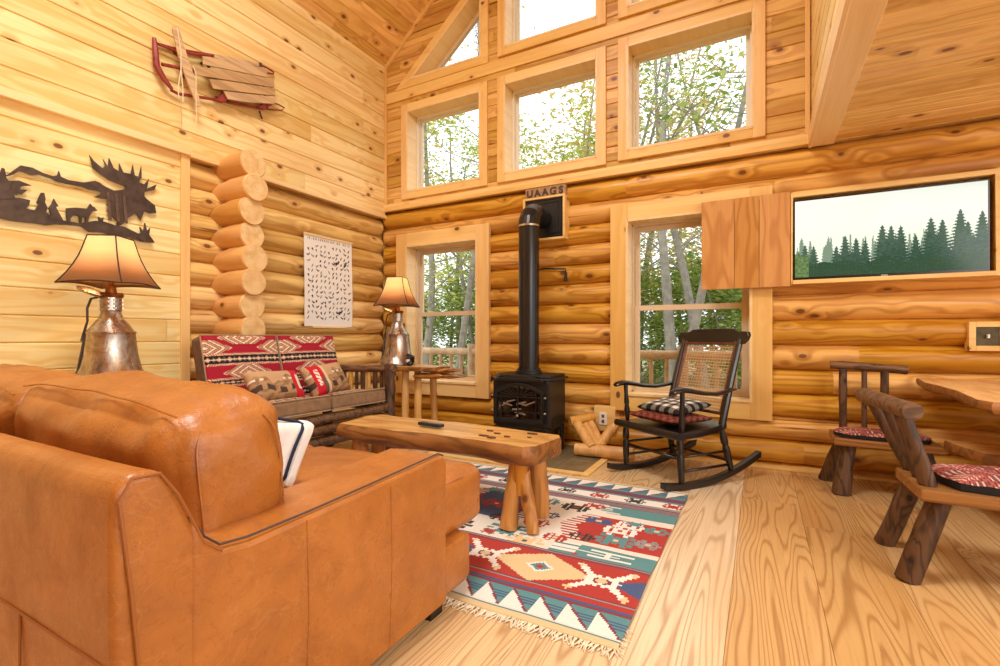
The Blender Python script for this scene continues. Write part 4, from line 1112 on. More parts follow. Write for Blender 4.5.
# ------------------------------------------------------------------ rocking chair (local: x across, +y towards the back)
rk = thing('rocking_chair', 'black wooden rocking chair with woven cane back by the window', 'chair', (3.555, -.585, 0), -math.radians(36.4))
RM = WM(rk)
def W(x, y, z): return RM @ V(x, y, z)
def rz_(y): return .32 * (y + .12) ** 2
def L_(name, fn, mat='black_wood', label=None, **k):
    mb = MB(); fn(mb); return mb.build(name, M[mat], rk, label=label, **k)
for sx in (-.30, .30):
    def f(mb, sx=sx):
        vs = []; ys = [-.42 + i * (1.0) / 24 for i in range(25)]
        for y in ys:
            z = rz_(y)
            for dx, dz in ((-.026, 0), (.026, 0), (.026, .046), (-.026, .046)): vs.append(W(sx + dx, y, z + dz))
        fs = [(i * 4 + j, i * 4 + (j + 1) % 4, (i + 1) * 4 + (j + 1) % 4, (i + 1) * 4 + j) for i in range(24) for j in range(4)]
        mb.add(vs, fs + [(0, 1, 2, 3), (99, 98, 97, 96)])
    L_('rocker', f, bevel=.006)
    def turned(a, b, prof):
        def f(mb):
            A, B = V(*a), V(*b)
            mb.tube([W(*A.lerp(B, t)) for t, r in prof], [r for t, r in prof], n=12)
        return f
    tp = [(0, .016), (.1, .022), (.35, .026), (.55, .027), (.62, .020), (.66, .027), (.8, .027), (.9, .021), (1, .02)]
    L_('leg', turned((sx, -.24, rz_(-.24) + .03), (sx * .97, -.25, .39), tp))
    L_('leg', turned((sx, .27, rz_(.27) + .03), (sx * .9, .20, .40), tp))
    # arm post and arm
    ap = [(0, .014), (.12, .020), (.3, .024), (.45, .016), (.5, .022), (.75, .016), (1, .018)]
    L_('arm_post', turned((sx * .98, -.23, .41), (sx * 1.02, -.24, .705), ap))
    def arm(mb, sx=sx):
        pts = [(-.34, .700), (-.32, .712), (-.26, .722), (-.18, .712), (-.05, .688), (.08, .676), (.18, .684), (.27, .700), (.31, .70)]
        mb.tube([W(sx * 1.05 * (1 if y < .1 else 1 - (y - .1) * .25), y, z) for y, z in pts], [.026, .040, .046, .042, .036, .034, .034, .030, .022], n=12, flat=.46)
    L_('armrest', arm)
    # back post, leaning
    def bp(mb, sx=sx):
        pts = [(.19, .41), (.23, .55), (.275, .70), (.33, .88), (.40, 1.08)]
        mb.tube([W(sx * .93, y, z) for y, z in pts], [.027, .027, .026, .025, .022], n=10)
    L_('back_post', bp)
# stretchers
def rod(a, b, r=.011): return lambda mb: mb.tube([W(*a), W(*b)], r, n=8)
L_('stretcher', rod((-.29, -.245, .22), (.29, -.245, .22))); L_('stretcher', rod((-.28, .245, .16), (.28, .245, .16)))
for sx in (-.295, .295):
    L_('stretcher', rod((sx, -.24, .235), (sx, .23, .235))); L_('stretcher', rod((sx, -.24, .13), (sx, .26, .13)))
# seat
def seat(mb):
    vs = []; n = 12
    out = [(-.34, -.31), (.34, -.31), (.335, -.1), (.31, .12), (.29, .24), (-.29, .24), (-.31, .12), (-.335, -.1)]
    mb.prism(out, lambda a, b, z: W(a, b, z + (.035 * max(0, (b + .0) / .24) ** 2)), .368, .412)
L_('seat', seat, bevel=.012, seg=3)
def roll(mb): mb.tube([W(-.34, -.305, .395), W(.34, -.305, .392)], .029, n=12)
L_('seat_roll', roll)
# crest rail with raised centre and rolled ears
def P_back(u, v, d=0):   # u across, v height; on the leaning back plane
    z = v; y = .19 + (z - .41) * .30 + max(0, z - .7) * .02; return W(u, y + d - .0, z)
def crest(mb):
    pr = [(-.32, 1.045), (.32, 1.045), (.345, 1.075), (.355, 1.11), (.34, 1.14), (.30, 1.145), (.24, 1.145), (.20, 1.165), (.12, 1.17), (-.12, 1.17), (-.20, 1.165), (-.24, 1.145), (-.30, 1.145), (-.34, 1.14), (-.355, 1.11), (-.345, 1.075)]
    mb.prism(pr, lambda a, b, t: P_back(a, b, t), -.016, .016)
L_('crest_rail', crest, bevel=.006)
def fr(mb):
    for (a, b) in (((-.245, .50), (-.245, 1.06)), ((.245, .50), (.245, 1.06)), ((-.27, .515), (.27, .515)), ((-.27, 1.045), (.27, 1.045))):
        mb.beam(P_back(*a), P_back(*b), .044, .022, up=(0, 0, 1) if a[0] != b[0] else (1, 0, 0))
L_('back_frame', fr, 'cane_frame' if 'cane_frame' in M else 'rusty', bevel=.003)
def cane(mb):
    n = 17; m = 21
    for i in range(n):
        u = lerp(-.23, .23, (i + .5) / n); mb.beam(P_back(u, .53), P_back(u, 1.03), .011, .003, up=(1, 0, 0))
    for j in range(m):
        v = lerp(.53, 1.03, (j + .5) / m); mb.beam(P_back(-.235, v, -.002), P_back(.235, v, -.002), .003, .0095, up=(0, 0, 1))
L_('cane_panel', cane, 'cane', label='woven cane panel')
# cushions
RB, RB2 = rgb('#6b3026'), rgb('#93513c')
def pad_fn(u, v): return rgb('#8f4c38') if (math.sin(u * 42) * math.sin(v * 42)) > .15 else (rgb('#4a231c') if (math.sin(u * 42) * math.sin(v * 42)) < -.5 else rgb('#73342a'))
ang = -36.4
o = pillow_cloth('seat_pad', 'rust-red patterned seat pad on the rocking chair', RM @ Matrix.Translation(V(-.01, -.05, .474)), .245, .205, .035, pad_fn); o['category'] = 'cushion'
def check(u, v):
    a, b = int(u * 9) % 2, int(v * 9) % 2
    return rgb('#e9e2d2') if a and b else rgb('#1e1c1b') if not a and not b else rgb('#7b756c')
o = pillow_cloth('plaid_cushion', 'black and cream checked cushion lying on the rocking chair pad', RM @ Matrix.Translation(V(-.01, -.01, .552)) @ Matrix.Rotation(math.radians(8), 4, 'X'), .22, .18, .04, check, seed=3); o['category'] = 'cushion'

# ------------------------------------------------------------------ log dining chairs
def pat(u, v):
    k = n3(u * 3.5, v * 5, 4); d = ((u * 1.5 + v * .6) * 13 + 1.2 * n3(u * 3, v * 3, 1)) % 1
    if k > .12: return rgb('#c99f8c') if d < .4 else rgb('#96473f')
    if k > -.15: return rgb('#a4504a') if d < .65 else rgb('#5a3428')
    return rgb('#c8ab98') if (u * 19) % 1 < .3 else rgb('#74403a')
def chair_pad(label, M0, hx, hy, hz):
    mb = MB(); n = 56; vs = []; cols = []
    def outl(p, q):   # squircle
        r = max(abs(p), abs(q)); 
        if r < 1e-6: return 0, 0
        l = math.hypot(p, q) / r; k = lerp(1.0, 1 / l, .55); return p * k, q * k
    for a in range(n + 1):
        for b in range(n + 1):
            p, q_ = a / n * 2 - 1, b / n * 2 - 1; x, y = outl(p, q_); e = max(abs(p), abs(q_))
            vs.append(M0 @ V(x * hx, y * hy, hz * (2 - .9 * e ** 5) * .6 + .006 * n3(p * 4, q_ * 4, hx) - .01 * math.exp(-((p) ** 2 + q_ ** 2) * 60)))
            
    for a in range(n):
        for b in range(n): cols.append(pat((a + .5) / n, (b + .5) / n))
    F = [(a * (n + 1) + b, (a + 1) * (n + 1) + b, (a + 1) * (n + 1) + b + 1, a * (n + 1) + b + 1) for a in range(n) for b in range(n)]
    mb.add(vs, F, col=cols, smooth=True)
    o = tag(mb.build('seat_pad', M['cloth']), label, 'cushion')
    ring = [i * (n + 1) for i in range(n + 1)] + [n * (n + 1) + j for j in range(1, n + 1)] + [i * (n + 1) + n for i in range(n - 1, -1, -1)] + [j for j in range(n - 1, 0, -1)]
    top_ = [vs[i] for i in ring]; bot = [M0 @ ((M0.inverted() @ p) * 1.0 - V(0, 0, (M0.inverted() @ p).z)) for p in top_]
    mb2 = MB(); m = len(ring); mb2.add(top_ + bot, [(i, (i + 1) % m, m + (i + 1) % m, m + i) for i in range(m)], smooth=True); mb2.add(bot, [tuple(range(m))])
    mb2.build('side_band', M['blackfab'], o, label='black side band')
    return o
# near chair: back rail towards -x, faces the table
nc = thing('log_chair', 'dark log dining chair at right front, seen from behind its back rail', 'chair', (4.98, -1.65, 0), 0)
mb = MB(); mb.prism([(4.765, -1.46), (4.775, -1.87), (5.30, -1.90), (5.34, -1.44)], lambda a, b, z: V(a, b, z), .375, .43)
mb.build('seat', M['seatwood'], nc, bevel=.008)
for (a, b, r, sd) in (((4.83, -1.50, .38), (4.735, -1.385, 0), .043, 1), ((4.86, -1.79, .38), (4.735, -1.83, 0), .044, 2), ((5.22, -1.52, .38), (5.33, -1.42, 0), .042, 3), ((5.22, -1.80, .38), (5.36, -1.88, 0), .042, 4)):
    log(MB(), a, b, r, seed=sd, n=14, wob=.12, taper=-.1).build('leg', M['bark'], nc)
for (a, b, r, sd) in (((4.82, -1.79, .43), (4.715, -1.80, .78), .034, 5), ((4.82, -1.65, .43), (4.69, -1.64, .78), .026, 6), ((4.82, -1.51, .43), (4.665, -1.46, .78), .030, 7)):
    log(MB(), a, b, r, seed=sd, n=14, wob=.12).build('back_post', M['bark'], nc)
log(MB(), (4.645, -1.38, .785), (4.735, -1.93, .775), .040, seed=8, n=18, wob=.06, bend=.008).build('top_rail', M['bark_x'], nc)
chair_pad('round-cornered red patterned pad on the right front log chair', Matrix.Translation(V(5.095, -1.66, .433)) @ Matrix.Rotation(math.radians(3), 4, 'Z'), .225, .20, .05)
# far chair against the log wall
fc = thing('log_chair', 'dark log dining chair standing against the log wall', 'chair', (4.9, -.36, 0), 0)
mb = MB(); mb.prism([(4.615, -.16), (4.605, -.56), (5.20, -.58), (5.18, -.14)], lambda a, b, z: V(a, b, z), .345, .395); mb.build('seat', M['seatwood'], fc, bevel=.008)
for (a, b, r, sd) in (((4.70, -.48, .35), (4.645, -.52, 0), .045, 11), ((4.70, -.24, .35), (4.60, -.15, 0), .045, 12), ((5.10, -.48, .35), (5.17, -.54, 0), .045, 13), ((5.10, -.24, .35), (5.18, -.16, 0), .045, 14)):
    log(MB(), a, b, r, seed=sd, n=14, wob=.2, taper=-.25).build('leg', M['bark'], fc)
for (x, sd) in ((4.70, 15), (4.83, 16), (4.95, 17)):
    log(MB(), (x, -.20, .39), (x, -.19, .86), .026 if sd != 16 else .018, seed=sd, n=10, wob=.12).build('back_post', M['bark'], fc)
log(MB(), (4.62, -.19, .89), (5.08, -.19, .862), .031, seed=18, n=12, wob=.1, bend=.006).build('top_rail', M['bark_x'], fc)
chair_pad('dark red patterned pad on the log chair against the wall', Matrix.Translation(V(4.89, -.395, .398)), .27, .155, .04)
# dining table slab and bench
dt = thing('dining_table', 'pale live-edge slab table at the right edge beneath the television', 'table', (6.0, -.8, 0))
slab('tabletop', 'slab_y', 'slab_edge', [(5.16, -.05), (5.10, -.5), (5.12, -1.0), (5.06, -1.5), (5.09, -1.60), (5.6, -1.62), (7.4, -1.60), (7.4, -.05)], .752, .80, dt, seed=12, edge=.012)
for (x, y) in ((5.9, -.3), (5.9, -1.35), (7.1, -.3), (7.1, -1.35)): log(MB(), (x, y, .756), (x, y, 0), .06, seed=x + y, n=12).build('leg', M['bark'], dt)
log(MB(), (5.32, -1.50, .70), (7.2, -1.50, .70), .035, seed=3).build('apron', M['bark_x'], dt)
bn = thing('bench', 'pale split-log bench with bark edge beneath the slab table', 'bench', (6.0, -.78, 0))
slab('bench_top', 'slab', 'slab_edge', [(5.17, -.62), (5.20, -.80), (5.25, -.98), (5.6, -1.0), (6.9, -.98), (6.9, -.60), (5.5, -.60)], .385, .45, bn, seed=14, edge=.014)
for (x, y) in ((5.62, -.7), (5.62, -.9), (6.7, -.7), (6.7, -.9)): log(MB(), (x, y, .39), (x, y, 0), .04, seed=x + y, n=10).build('leg', M['bark'], bn)
# ------------------------------------------------------------------ kilim
RG = {k: rgb(v) for k, v in dict(c='#e6ddcd', r='#b03f36', m='#86404a', t='#5f8f90', n='#4e5d80', y='#dfc493', d='#453f3a', g='#8f9393', w='#eee8dc', p='#c05a66').items()}
def crab(x, y, s):   # stepped eight-armed medallion, -1..1
    x, y = abs(x / s), abs(y / s)
    if x < .22 and y < .22: return 2 if x + y < .2 else 1
    if x + y < .5: return 1
    for ox in (.38, .72):
        if abs(x - ox) < .09 and y < .78 - ox * .35 and y > .05 + (ox - .38) * .4: return 1
    if abs(y - .30) < .08 and x < .80: return 1
    if abs(y - .62) < .08 and .28 < x < .62: return 1
    if abs(y - .05) < .07 and .6 < x < 1.0: return 1
    return 0
def dia(x, y, a, b): return abs(x) / a + abs(y) / b < 1
def stepq(v, s=.02): return math.floor(v / s) * s + s / 2
def kilim(x, y):
    """x 0..3.0 from left to right edge, y 0..1.93 from front fringe to back"""
    xq, yq = stepq(x), stepq(y, .0175)
    Lf = 1.93
    for (yy, side) in ((y, 0), (Lf - y, 1)):
        if yy < .035: return RG['y']
        if yy < .045: return RG['t']
        if yy < .20:
            k = (x / .125) % 1; h = (yy - .05) / .14
            if h < 0: return RG['c']
            edge = h < (1 - k) * 1.05 and h < .98
            if abs(h - (1 - k) * 1.05) < .06: return RG['m']
            if edge: return RG['w']
            return RG['t'] if (yy * 60) % 1 < .7 else RG['n']
        if yy < .235: return RG['m'] if yy < .215 else RG['n']
        if yy < .27: return RG['r'] if side == 0 else RG['m']
    if .27 <= y < .60:
        yc = (y - .435); c = RG['r']
        k = (((x + .18) % .6) - .3) * 1.15; i = int((x + .18) / .6)
        if dia(k, yc, .30, .15): c = RG['y'] if i % 2 == 0 else RG['n']
        kk = stepq(abs(k), .0175) - .32; yy_ = stepq(yc, .0175)
        if abs(abs(kk) - abs(yy_) * 1.1) < .024 and abs(yy_) < .12: c = RG['w']
        if dia(kk, yc, .07, .055): c = RG['w']
        if dia(kk, yc, .03, .03): c = RG['m']
        if dia(k, yc, .085, .06): c = RG['w']
        if dia(k, yc, .06, .042): c = RG['t']
        if dia(k, yc, .03, .02): c = RG['r']
        for (a, b) in ((.20, .11), (-.20, .11), (.20, -.11), (-.20, -.11), (.335, .0), (-.335, .0)):
            if (abs(k - a) < .008 and abs(yc - b) < .024) or (abs(k - a) < .024 and abs(yc - b) < .008): c = RG['y']
        if abs(yc) > .150: c = RG['m'] if (abs(yc) * 80) % 1 < .5 else RG['g']
        return c
    yb = y
    if 1.50 < y < 1.66:
        yc = y - 1.58; k = ((x + .05) % .24) - .12
        if abs(yc) > .055: return RG['t'] if y > 1.58 else RG['g']
        if crab(k, yc, .07): return RG['d'] if int(x / .24) % 2 else RG['r']
        return RG['w']
    # main field
    c = RG['c']
    for (x0, x1, y0, y1, kc, kk) in ((2.62, 3.0, .66, .72, 't', 'w'), (2.50, 3.0, .80, 1.20, 'r', 'w'), (2.60, 3.0, 1.27, 1.42, 't', 'w'), (1.68, 2.16, .88, 1.34, 'n', 'w'), (1.2, 1.62, .64, .9, 'p', 'w'), (1.20, 1.70, .92, 1.32, 'r', 'w'), (.3, .9, .8, 1.3, 'n', 'w'), (0, .25, .8, 1.3, 'r', 'w')):
        tooth = .10 if int(y / .0175) % 2 == 0 else 0
        sh = .10 * abs((yq - (y0 + y1) / 2) / ((y1 - y0) / 2))
        if x0 + sh - tooth < x < x1 - (sh if x1 < 2.9 else -.1) + (tooth if x1 < 2.9 else 0) and y0 < y < y1: c = RG[kc]
    if .62 < y < .76 and x > 2.48:
        c = RG['t'] if int(y / .024) % 2 == 0 or x > 2.62 else RG['w']
        if abs(y - .69) < .0085 and x < 2.84: c = RG['w']
        if (abs(y - .655) < .0085 or abs(y - .725) < .0085) and 2.68 < x < 2.90: c = RG['w']
        if abs(x - 2.78) < .012 and .655 < y < .725: c = RG['w']
    for (cx, cy, s, col, cen) in ((2.18, .74, .13, 't', 'y'), (1.86, .70, .12, 'd', 'y'), (2.33, .66, .11, 'y', 'n'), (2.28, .93, .09, 'r', 'w'), (2.12, 1.10, .075, 'r', 'w'), (2.40, 1.28, .10, 'd', 'r'), (2.18, 1.30, .10, 't', 'r'), (2.30, 1.08, .07, 'n', 'w'), (1.95, 1.39, .08, 'r', 'w'), (2.76, .90, .115, 't', 'y'), (2.75, 1.03, .10, 'w', 'r'), (2.78, 1.13, .09, 'w', 'r'), (2.80, 1.17, .06, 't', 'y'), (1.45, 1.40, .10, 't', 'r'), (1.4, 1.05, .14, 'c', 'r'), (1.92, 1.1, .10, 'r', 'w'), (1.05, 1.05, .12, 'r', 'w'), (.6, 1.05, .12, 'c', 'r'), (2.58, .86, .07, 'd', 'r'), (2.60, 1.12, .08, 'n', 'y'), (2.92, .92, .07, 'g', 'y'), (2.93, 1.12, .07, 't', 'y'), (2.46, .78, .07, 'r', 'y'), (2.05, .90, .07, 'd', 'r'), (2.02, 1.27, .065, 'n', 'y'), (2.50, 1.36, .065, 'r', 'y'), (2.22, 1.17, .06, 'd', 'r'), (1.78, .84, .08, 'r', 'y'), (1.80, 1.36, .08, 't', 'r'), (2.10, .68, .05, 'r', 'y'), (2.62, .64, .04, 'r', 'y')):
        q_ = crab(stepq(x - cx, .014), stepq(y - cy, .0125), s)
        if q_: c = RG[col if q_ == 1 else cen]
    if y > 1.42 or y < .625: c = RG['m'] if (y * 60) % 1 < .5 else RG['g']
    return c
RX0, RX1, RY0, RY1 = .71, 3.71, -2.93, -1.03
rug = thing('kilim_rug', 'red, teal and cream woven kilim rug with fringed front edge', 'rug', (2.2, -1.97, 0))
NXr, NYr = 330, 214; vs = []
def rugpt(s, t):
    x = lerp(RX0, RX1, s); y = lerp(RY0, RY1, t)
    x += .012 * n3(t * 5, 3, 0) * s; y += .014 * n3(s * 9, 1, 0) * (1 - t) + (-.02 * s * (1 - t)); 
    return V(x, y, .0065 + .0022 * n3(x * 6, y * 6, 1) + .0018 * abs(n3(x * 2.5, y * 1.5, 6)))
for i in range(NXr + 1):
    for j in range(NYr + 1): vs.append(rugpt(i / NXr, j / NYr))
cols = [kilim((i + .5) / NXr * 3.0, (j + .5) / NYr * 1.93) for i in range(NXr) for j in range(NYr)]
mb = MB(); mb.add(vs, [(i * (NYr + 1) + j, (i + 1) * (NYr + 1) + j, (i + 1) * (NYr + 1) + j + 1, i * (NYr + 1) + j + 1) for i in range(NXr) for j in range(NYr)], col=cols, smooth=True)
wv = mb.build('woven_field', M['rug'], rug); so = wv.modifiers.new('s', 'SOLIDIFY'); so.thickness = .004; so.offset = -1
mb = MB(); rs = random.Random(8)
for i in range(520):
    s = i / 519; p = rugpt(s, 0); a = rs.uniform(-.035, .035); L = rs.uniform(.03, .062)
    mb.tube([p + V(0, .004, -.001), p + V(a * .4, -L * .5, .004 * rs.random() - .001), p + V(a, -L, -.003)], [.0028, .0032, .0015], n=4)
for i in range(14):
    p = rugpt(1, rs.random() * .10); mb.tube([p, p + V(rs.uniform(.01, .03), rs.uniform(-.03, .0), -.003)], .002, n=4)
o = mb.build('fringe', M['fringe'], rug, kind='stuff')

# ------------------------------------------------------------------ bird chart
po = thing('bird_chart', 'white hanging chart of small dark birds on the log wall', 'poster', (-.0, -.86, 1.7))
bird1 = [".......##.", "......###.", "#..#####..", "########..", ".#####....", "...##.....", "..#......."]
bird2 = ["....##", "...###", "..###.", "..###.", ".####.", ".###..", ".##...", "#....."]
bird3 = ["..##..", ".####.", "#####.", ".####.", "..###.", "...##.", "....#."]
PX, PZ = 136, 200; g_ = [[0] * PZ for _ in range(PX)]
rs = random.Random(2)
def stamp(b, x, z, k=1, fl=False, tone=1):
    for r, row in enumerate(b):
        for c_, ch in enumerate(row[::-1] if fl else row):
            if ch == '#':
                for a in range(k):
                    for d in range(k):
                        X_, Z_ = x + c_ * k + a, z - r * k - d
                        if 0 <= X_ < PX and 0 <= Z_ < PZ: g_[X_][Z_] = tone
for r in range(15):
    for c_ in range(11):
        if rs.random() < .93: stamp(rs.choice([bird1, bird2, bird2, bird3]), 7 + int(c_ * 11.4) + rs.randint(-1, 1), 181 - int(r * 11.4) + rs.randint(-2, 2), 1, rs.random() < .25, rs.choice([1, 1, 2]))
stamp(bird1, 80, 152, 2); stamp(bird2, 108, 152, 2); stamp(bird1, 88, 38, 2)
for c_ in range(8, 128):
    if (c_ // 3) % 2 == 0 and c_ % 17 > 2:
        for z in range(190, 195): g_[c_][z] = 2
for a in range(8, 28):
    for z in range(186, 190): pass
tone = {0: rgb('#efe9df'), 1: rgb('#3c3a38'), 2: rgb('#8d8982')}
PY0, PY1, PZ0, PZ1 = -1.205, -.545, 1.215, 2.17
k_ = 1
mb = MB(); vs = [V(.018 + .006 * math.sin(j / PZ * 5), lerp(PY0, PY1, i / PX), lerp(PZ0, PZ1, j / PZ)) for i in range(PX + 1) for j in range(PZ + 1)]
mb.add(vs, [(i * (PZ + 1) + j, (i + 1) * (PZ + 1) + j, (i + 1) * (PZ + 1) + j + 1, i * (PZ + 1) + j + 1) for i in range(PX) for j in range(PZ)], col=[tone[g_[i][j]] for i in range(PX) for j in range(PZ)])
sh_ = mb.build('sheet', M['paper'], po); so = sh_.modifiers.new('s', 'SOLIDIFY'); so.thickness = .003
MB().box(.008, .026, PY0 - .005, PY1 + .005, PZ1 - .006, PZ1 + .014).build('wooden_rod', M['trim_y'], po); MB().box(.008, .028, PY0 + .1, PY1 - .08, PZ0 - .016, PZ0 + .004).build('wooden_rod', M['trim_y'], po)
mb = MB(); mb.tube([(.02, -1.03, PZ1), (.015, -.88, PZ1 + .075), (.02, -.72, PZ1)], .0022, n=5); mb.build('hanging_cord', M['rope'], po)

# ------------------------------------------------------------------ steel moose silhouette, outlines in wall metres (y, z)
MOOSE = {
  'ridge': [(-3.51, 2.093), (-3.48, 2.122), (-3.459, 2.108), (-3.443, 2.107), (-3.431, 2.113), (-3.372, 2.188), (-3.315, 2.191), (-3.265, 2.173), (-3.213, 2.167), (-3.191, 2.178), (-3.182, 2.213), (-3.171, 2.176), (-3.133, 2.164), (-3.049, 2.171), (-2.981, 2.202), (-2.92, 2.177), (-2.869, 2.162), (-2.794, 2.182), (-2.837, 2.112), (-2.941, 2.086), (-2.99, 2.086), (-2.951, 2.114), (-2.941, 2.135), (-3.02, 2.131), (-3.058, 2.139), (-3.133, 2.136), (-3.187, 2.138), (-3.231, 2.148), (-3.282, 2.155), (-3.323, 2.143), (-3.372, 2.155), (-3.419, 2.109), (-3.443, 2.097), (-3.427, 2.075), (-3.38, 2.09), (-3.319, 2.075), (-3.368, 2.057), (-3.376, 2.036), (-3.34, 2.04), (-3.364, 2.006), (-3.396, 2.003), (-3.427, 2.011), (-3.45, 2.047), (-3.51, 2.03)],
  'head': [(-3.015, 2.371), (-2.992, 2.342), (-2.966, 2.321), (-2.938, 2.302), (-2.922, 2.326), (-2.936, 2.37), (-2.905, 2.321), (-2.9, 2.39), (-2.871, 2.326), (-2.837, 2.311), (-2.837, 2.37), (-2.81, 2.311), (-2.763, 2.315), (-2.75, 2.388), (-2.737, 2.312), (-2.711, 2.307), (-2.694, 2.393), (-2.691, 2.308), (-2.711, 2.269), (-2.673, 2.261), (-2.642, 2.312), (-2.657, 2.232), (-2.588, 2.285), (-2.606, 2.236), (-2.671, 2.206), (-2.673, 2.173), (-2.657, 2.155), (-2.6, 2.119), (-2.591, 2.062), (-2.636, 2.049), (-2.671, 2.064), (-2.682, 2.029), (-2.699, 1.98), (-2.724, 2.029), (-2.75, 2.013), (-2.794, 1.966), (-2.821, 1.923), (-2.858, 1.9), (-2.848, 1.942), (-2.884, 1.977), (-2.9, 2.005), (-2.918, 1.998), (-2.889, 2.038), (-2.918, 2.049), (-2.879, 2.077), (-2.9, 2.09), (-2.9, 2.152), (-2.837, 2.174), (-2.794, 2.195), (-2.799, 2.216), (-2.9, 2.231), (-2.951, 2.259), (-2.995, 2.287)],
  'ground': [(-3.51, 1.886), (-3.465, 1.915), (-3.388, 1.93), (-3.34, 1.92), (-3.248, 1.919), (-3.196, 1.88), (-3.142, 1.886), (-3.068, 1.884), (-2.981, 1.92), (-2.93, 1.925), (-2.858, 1.911), (-2.805, 1.913), (-2.716, 1.88), (-2.682, 1.893), (-2.606, 1.828), (-2.705, 1.824), (-2.772, 1.838), (-2.858, 1.829), (-2.941, 1.844), (-3.02, 1.835), (-3.058, 1.863), (-3.133, 1.859), (-3.196, 1.85), (-3.248, 1.833), (-3.307, 1.835), (-3.388, 1.828), (-3.465, 1.831), (-3.51, 1.829)],
  'hill': [(-3.51, 1.937), (-3.465, 1.954), (-3.38, 1.981), (-3.327, 1.978), (-3.332, 1.944), (-3.348, 1.918), (-3.404, 1.9), (-3.51, 1.865)],
  'tree1': [(-3.273, 2.041), (-3.258, 2.043), (-3.251, 2.002), (-3.255, 1.985), (-3.241, 1.949), (-3.25, 1.913), (-3.307, 1.914), (-3.283, 1.961), (-3.296, 1.971), (-3.282, 2.017)],
  'tree2': [(-3.209, 2.018), (-3.2, 1.998), (-3.185, 1.973), (-3.199, 1.964), (-3.158, 1.879), (-3.231, 1.875), (-3.224, 1.919), (-3.237, 1.95), (-3.222, 1.976)],
  'tree3': [(-3.408, 2.075), (-3.39, 2.051), (-3.399, 2.029), (-3.388, 1.998), (-3.419, 1.99), (-3.418, 2.04)],
  'tree4': [(-3.459, 2.145), (-3.447, 2.143), (-3.438, 2.082), (-3.419, 2.013), (-3.396, 1.971), (-3.51, 1.937), (-3.51, 2.062), (-3.473, 2.072)],
  'deer': [(-3.144, 1.969), (-3.096, 1.985), (-3.029, 1.993), (-3.012, 2.032), (-3.0, 2.015), (-2.989, 2.014), (-2.971, 1.991), (-2.998, 1.982), (-3.018, 1.942), (-3.028, 1.892), (-3.039, 1.89), (-3.041, 1.934), (-3.058, 1.927), (-3.063, 1.885), (-3.071, 1.886), (-3.075, 1.932), (-3.105, 1.934), (-3.122, 1.905), (-3.125, 1.881), (-3.136, 1.87), (-3.144, 1.914)],
  'grass': [(-2.728, 1.852), (-2.696, 1.89), (-2.705, 1.931), (-2.68, 1.897), (-2.671, 1.969), (-2.657, 1.907), (-2.636, 1.937), (-2.645, 1.883), (-2.616, 1.847), (-2.606, 1.828), (-2.682, 1.824)],
  'fawn': [(-2.966, 1.951), (-2.951, 1.942), (-2.935, 1.953), (-2.939, 1.923), (-2.961, 1.924)],
}
SLED = {
  'bumper': [(-2.638, 3.376), (-2.63, 3.277), (-2.622, 3.172), (-2.568, 3.093), (-2.51, 3.043)],
  'topr': [(-2.632, 3.38), (-2.607, 3.359), (-2.497, 3.382), (-2.331, 3.436), (-2.183, 3.487), (-1.993, 3.546), (-1.731, 3.629)],
  'topr2': [(-2.607, 3.345), (-2.497, 3.358), (-2.331, 3.411), (-2.183, 3.477)],
  'toploop': [(-1.731, 3.629), (-1.656, 3.635), (-1.589, 3.631), (-1.595, 3.611), (-1.675, 3.581)],
  'botr': [(-2.51, 3.043), (-2.456, 3.036), (-2.288, 3.084), (-2.058, 3.146), (-1.857, 3.192), (-1.712, 3.227)],
  'botloop': [(-1.712, 3.227), (-1.51, 3.294), (-1.48, 3.333), (-1.55, 3.338), (-1.618, 3.323), (-1.731, 3.253)],
  'steer': [(-2.533, 3.511), (-2.494, 3.527), (-2.436, 3.35), (-2.374, 3.192), (-2.32, 2.974), (-2.348, 2.962), (-2.443, 3.16), (-2.499, 3.317), (-2.539, 3.479)],
  'mid': [(-2.594, 3.192), (-2.497, 3.219), (-2.36, 3.25)],
  'slat0': [(-2.168, 3.503), (-1.993, 3.559), (-1.74, 3.632), (-1.749, 3.6), (-1.976, 3.523), (-2.168, 3.469)],
  'slat1': [(-2.295, 3.404), (-2.122, 3.461), (-1.712, 3.588), (-1.709, 3.506), (-2.122, 3.385), (-2.291, 3.338)],
  'slat2': [(-2.36, 3.29), (-2.122, 3.373), (-1.641, 3.524), (-1.633, 3.446), (-2.122, 3.293), (-2.357, 3.221)],
  'slat3': [(-2.244, 3.241), (-2.122, 3.285), (-1.628, 3.44), (-1.622, 3.373), (-2.122, 3.203), (-2.206, 3.176)],
  'slat4': [(-2.122, 3.195), (-1.891, 3.272), (-1.622, 3.364), (-1.63, 3.294), (-1.891, 3.196), (-2.082, 3.143)],
  'redbr': [(-2.176, 3.103), (-2.122, 3.172), (-2.058, 3.213), (-2.05, 3.173), (-2.106, 3.11)],
  'redbr2': [(-1.786, 3.205), (-1.731, 3.261), (-1.656, 3.307), (-1.628, 3.297), (-1.712, 3.219)],
  'hole1': [(-2.05, 3.392), (-1.976, 3.411), (-1.968, 3.387), (-2.042, 3.364)],
  'cross1': [(-2.281, 3.412), (-2.058, 3.138)],
  'cross2': [(-1.758, 3.623), (-1.694, 3.227)],
  'rope': [(-2.51, 3.51), (-2.481, 3.327), (-2.481, 3.199), (-2.503, 3.046), (-2.497, 2.964), (-2.467, 2.941), (-2.467, 3.048), (-2.483, 3.212)],
  'rope2': [(-2.388, 3.273), (-2.367, 3.21), (-2.367, 3.02), (-2.363, 2.876), (-2.367, 2.816)],
  'leg': [(-1.74, 3.199), (-1.712, 3.135)],
}

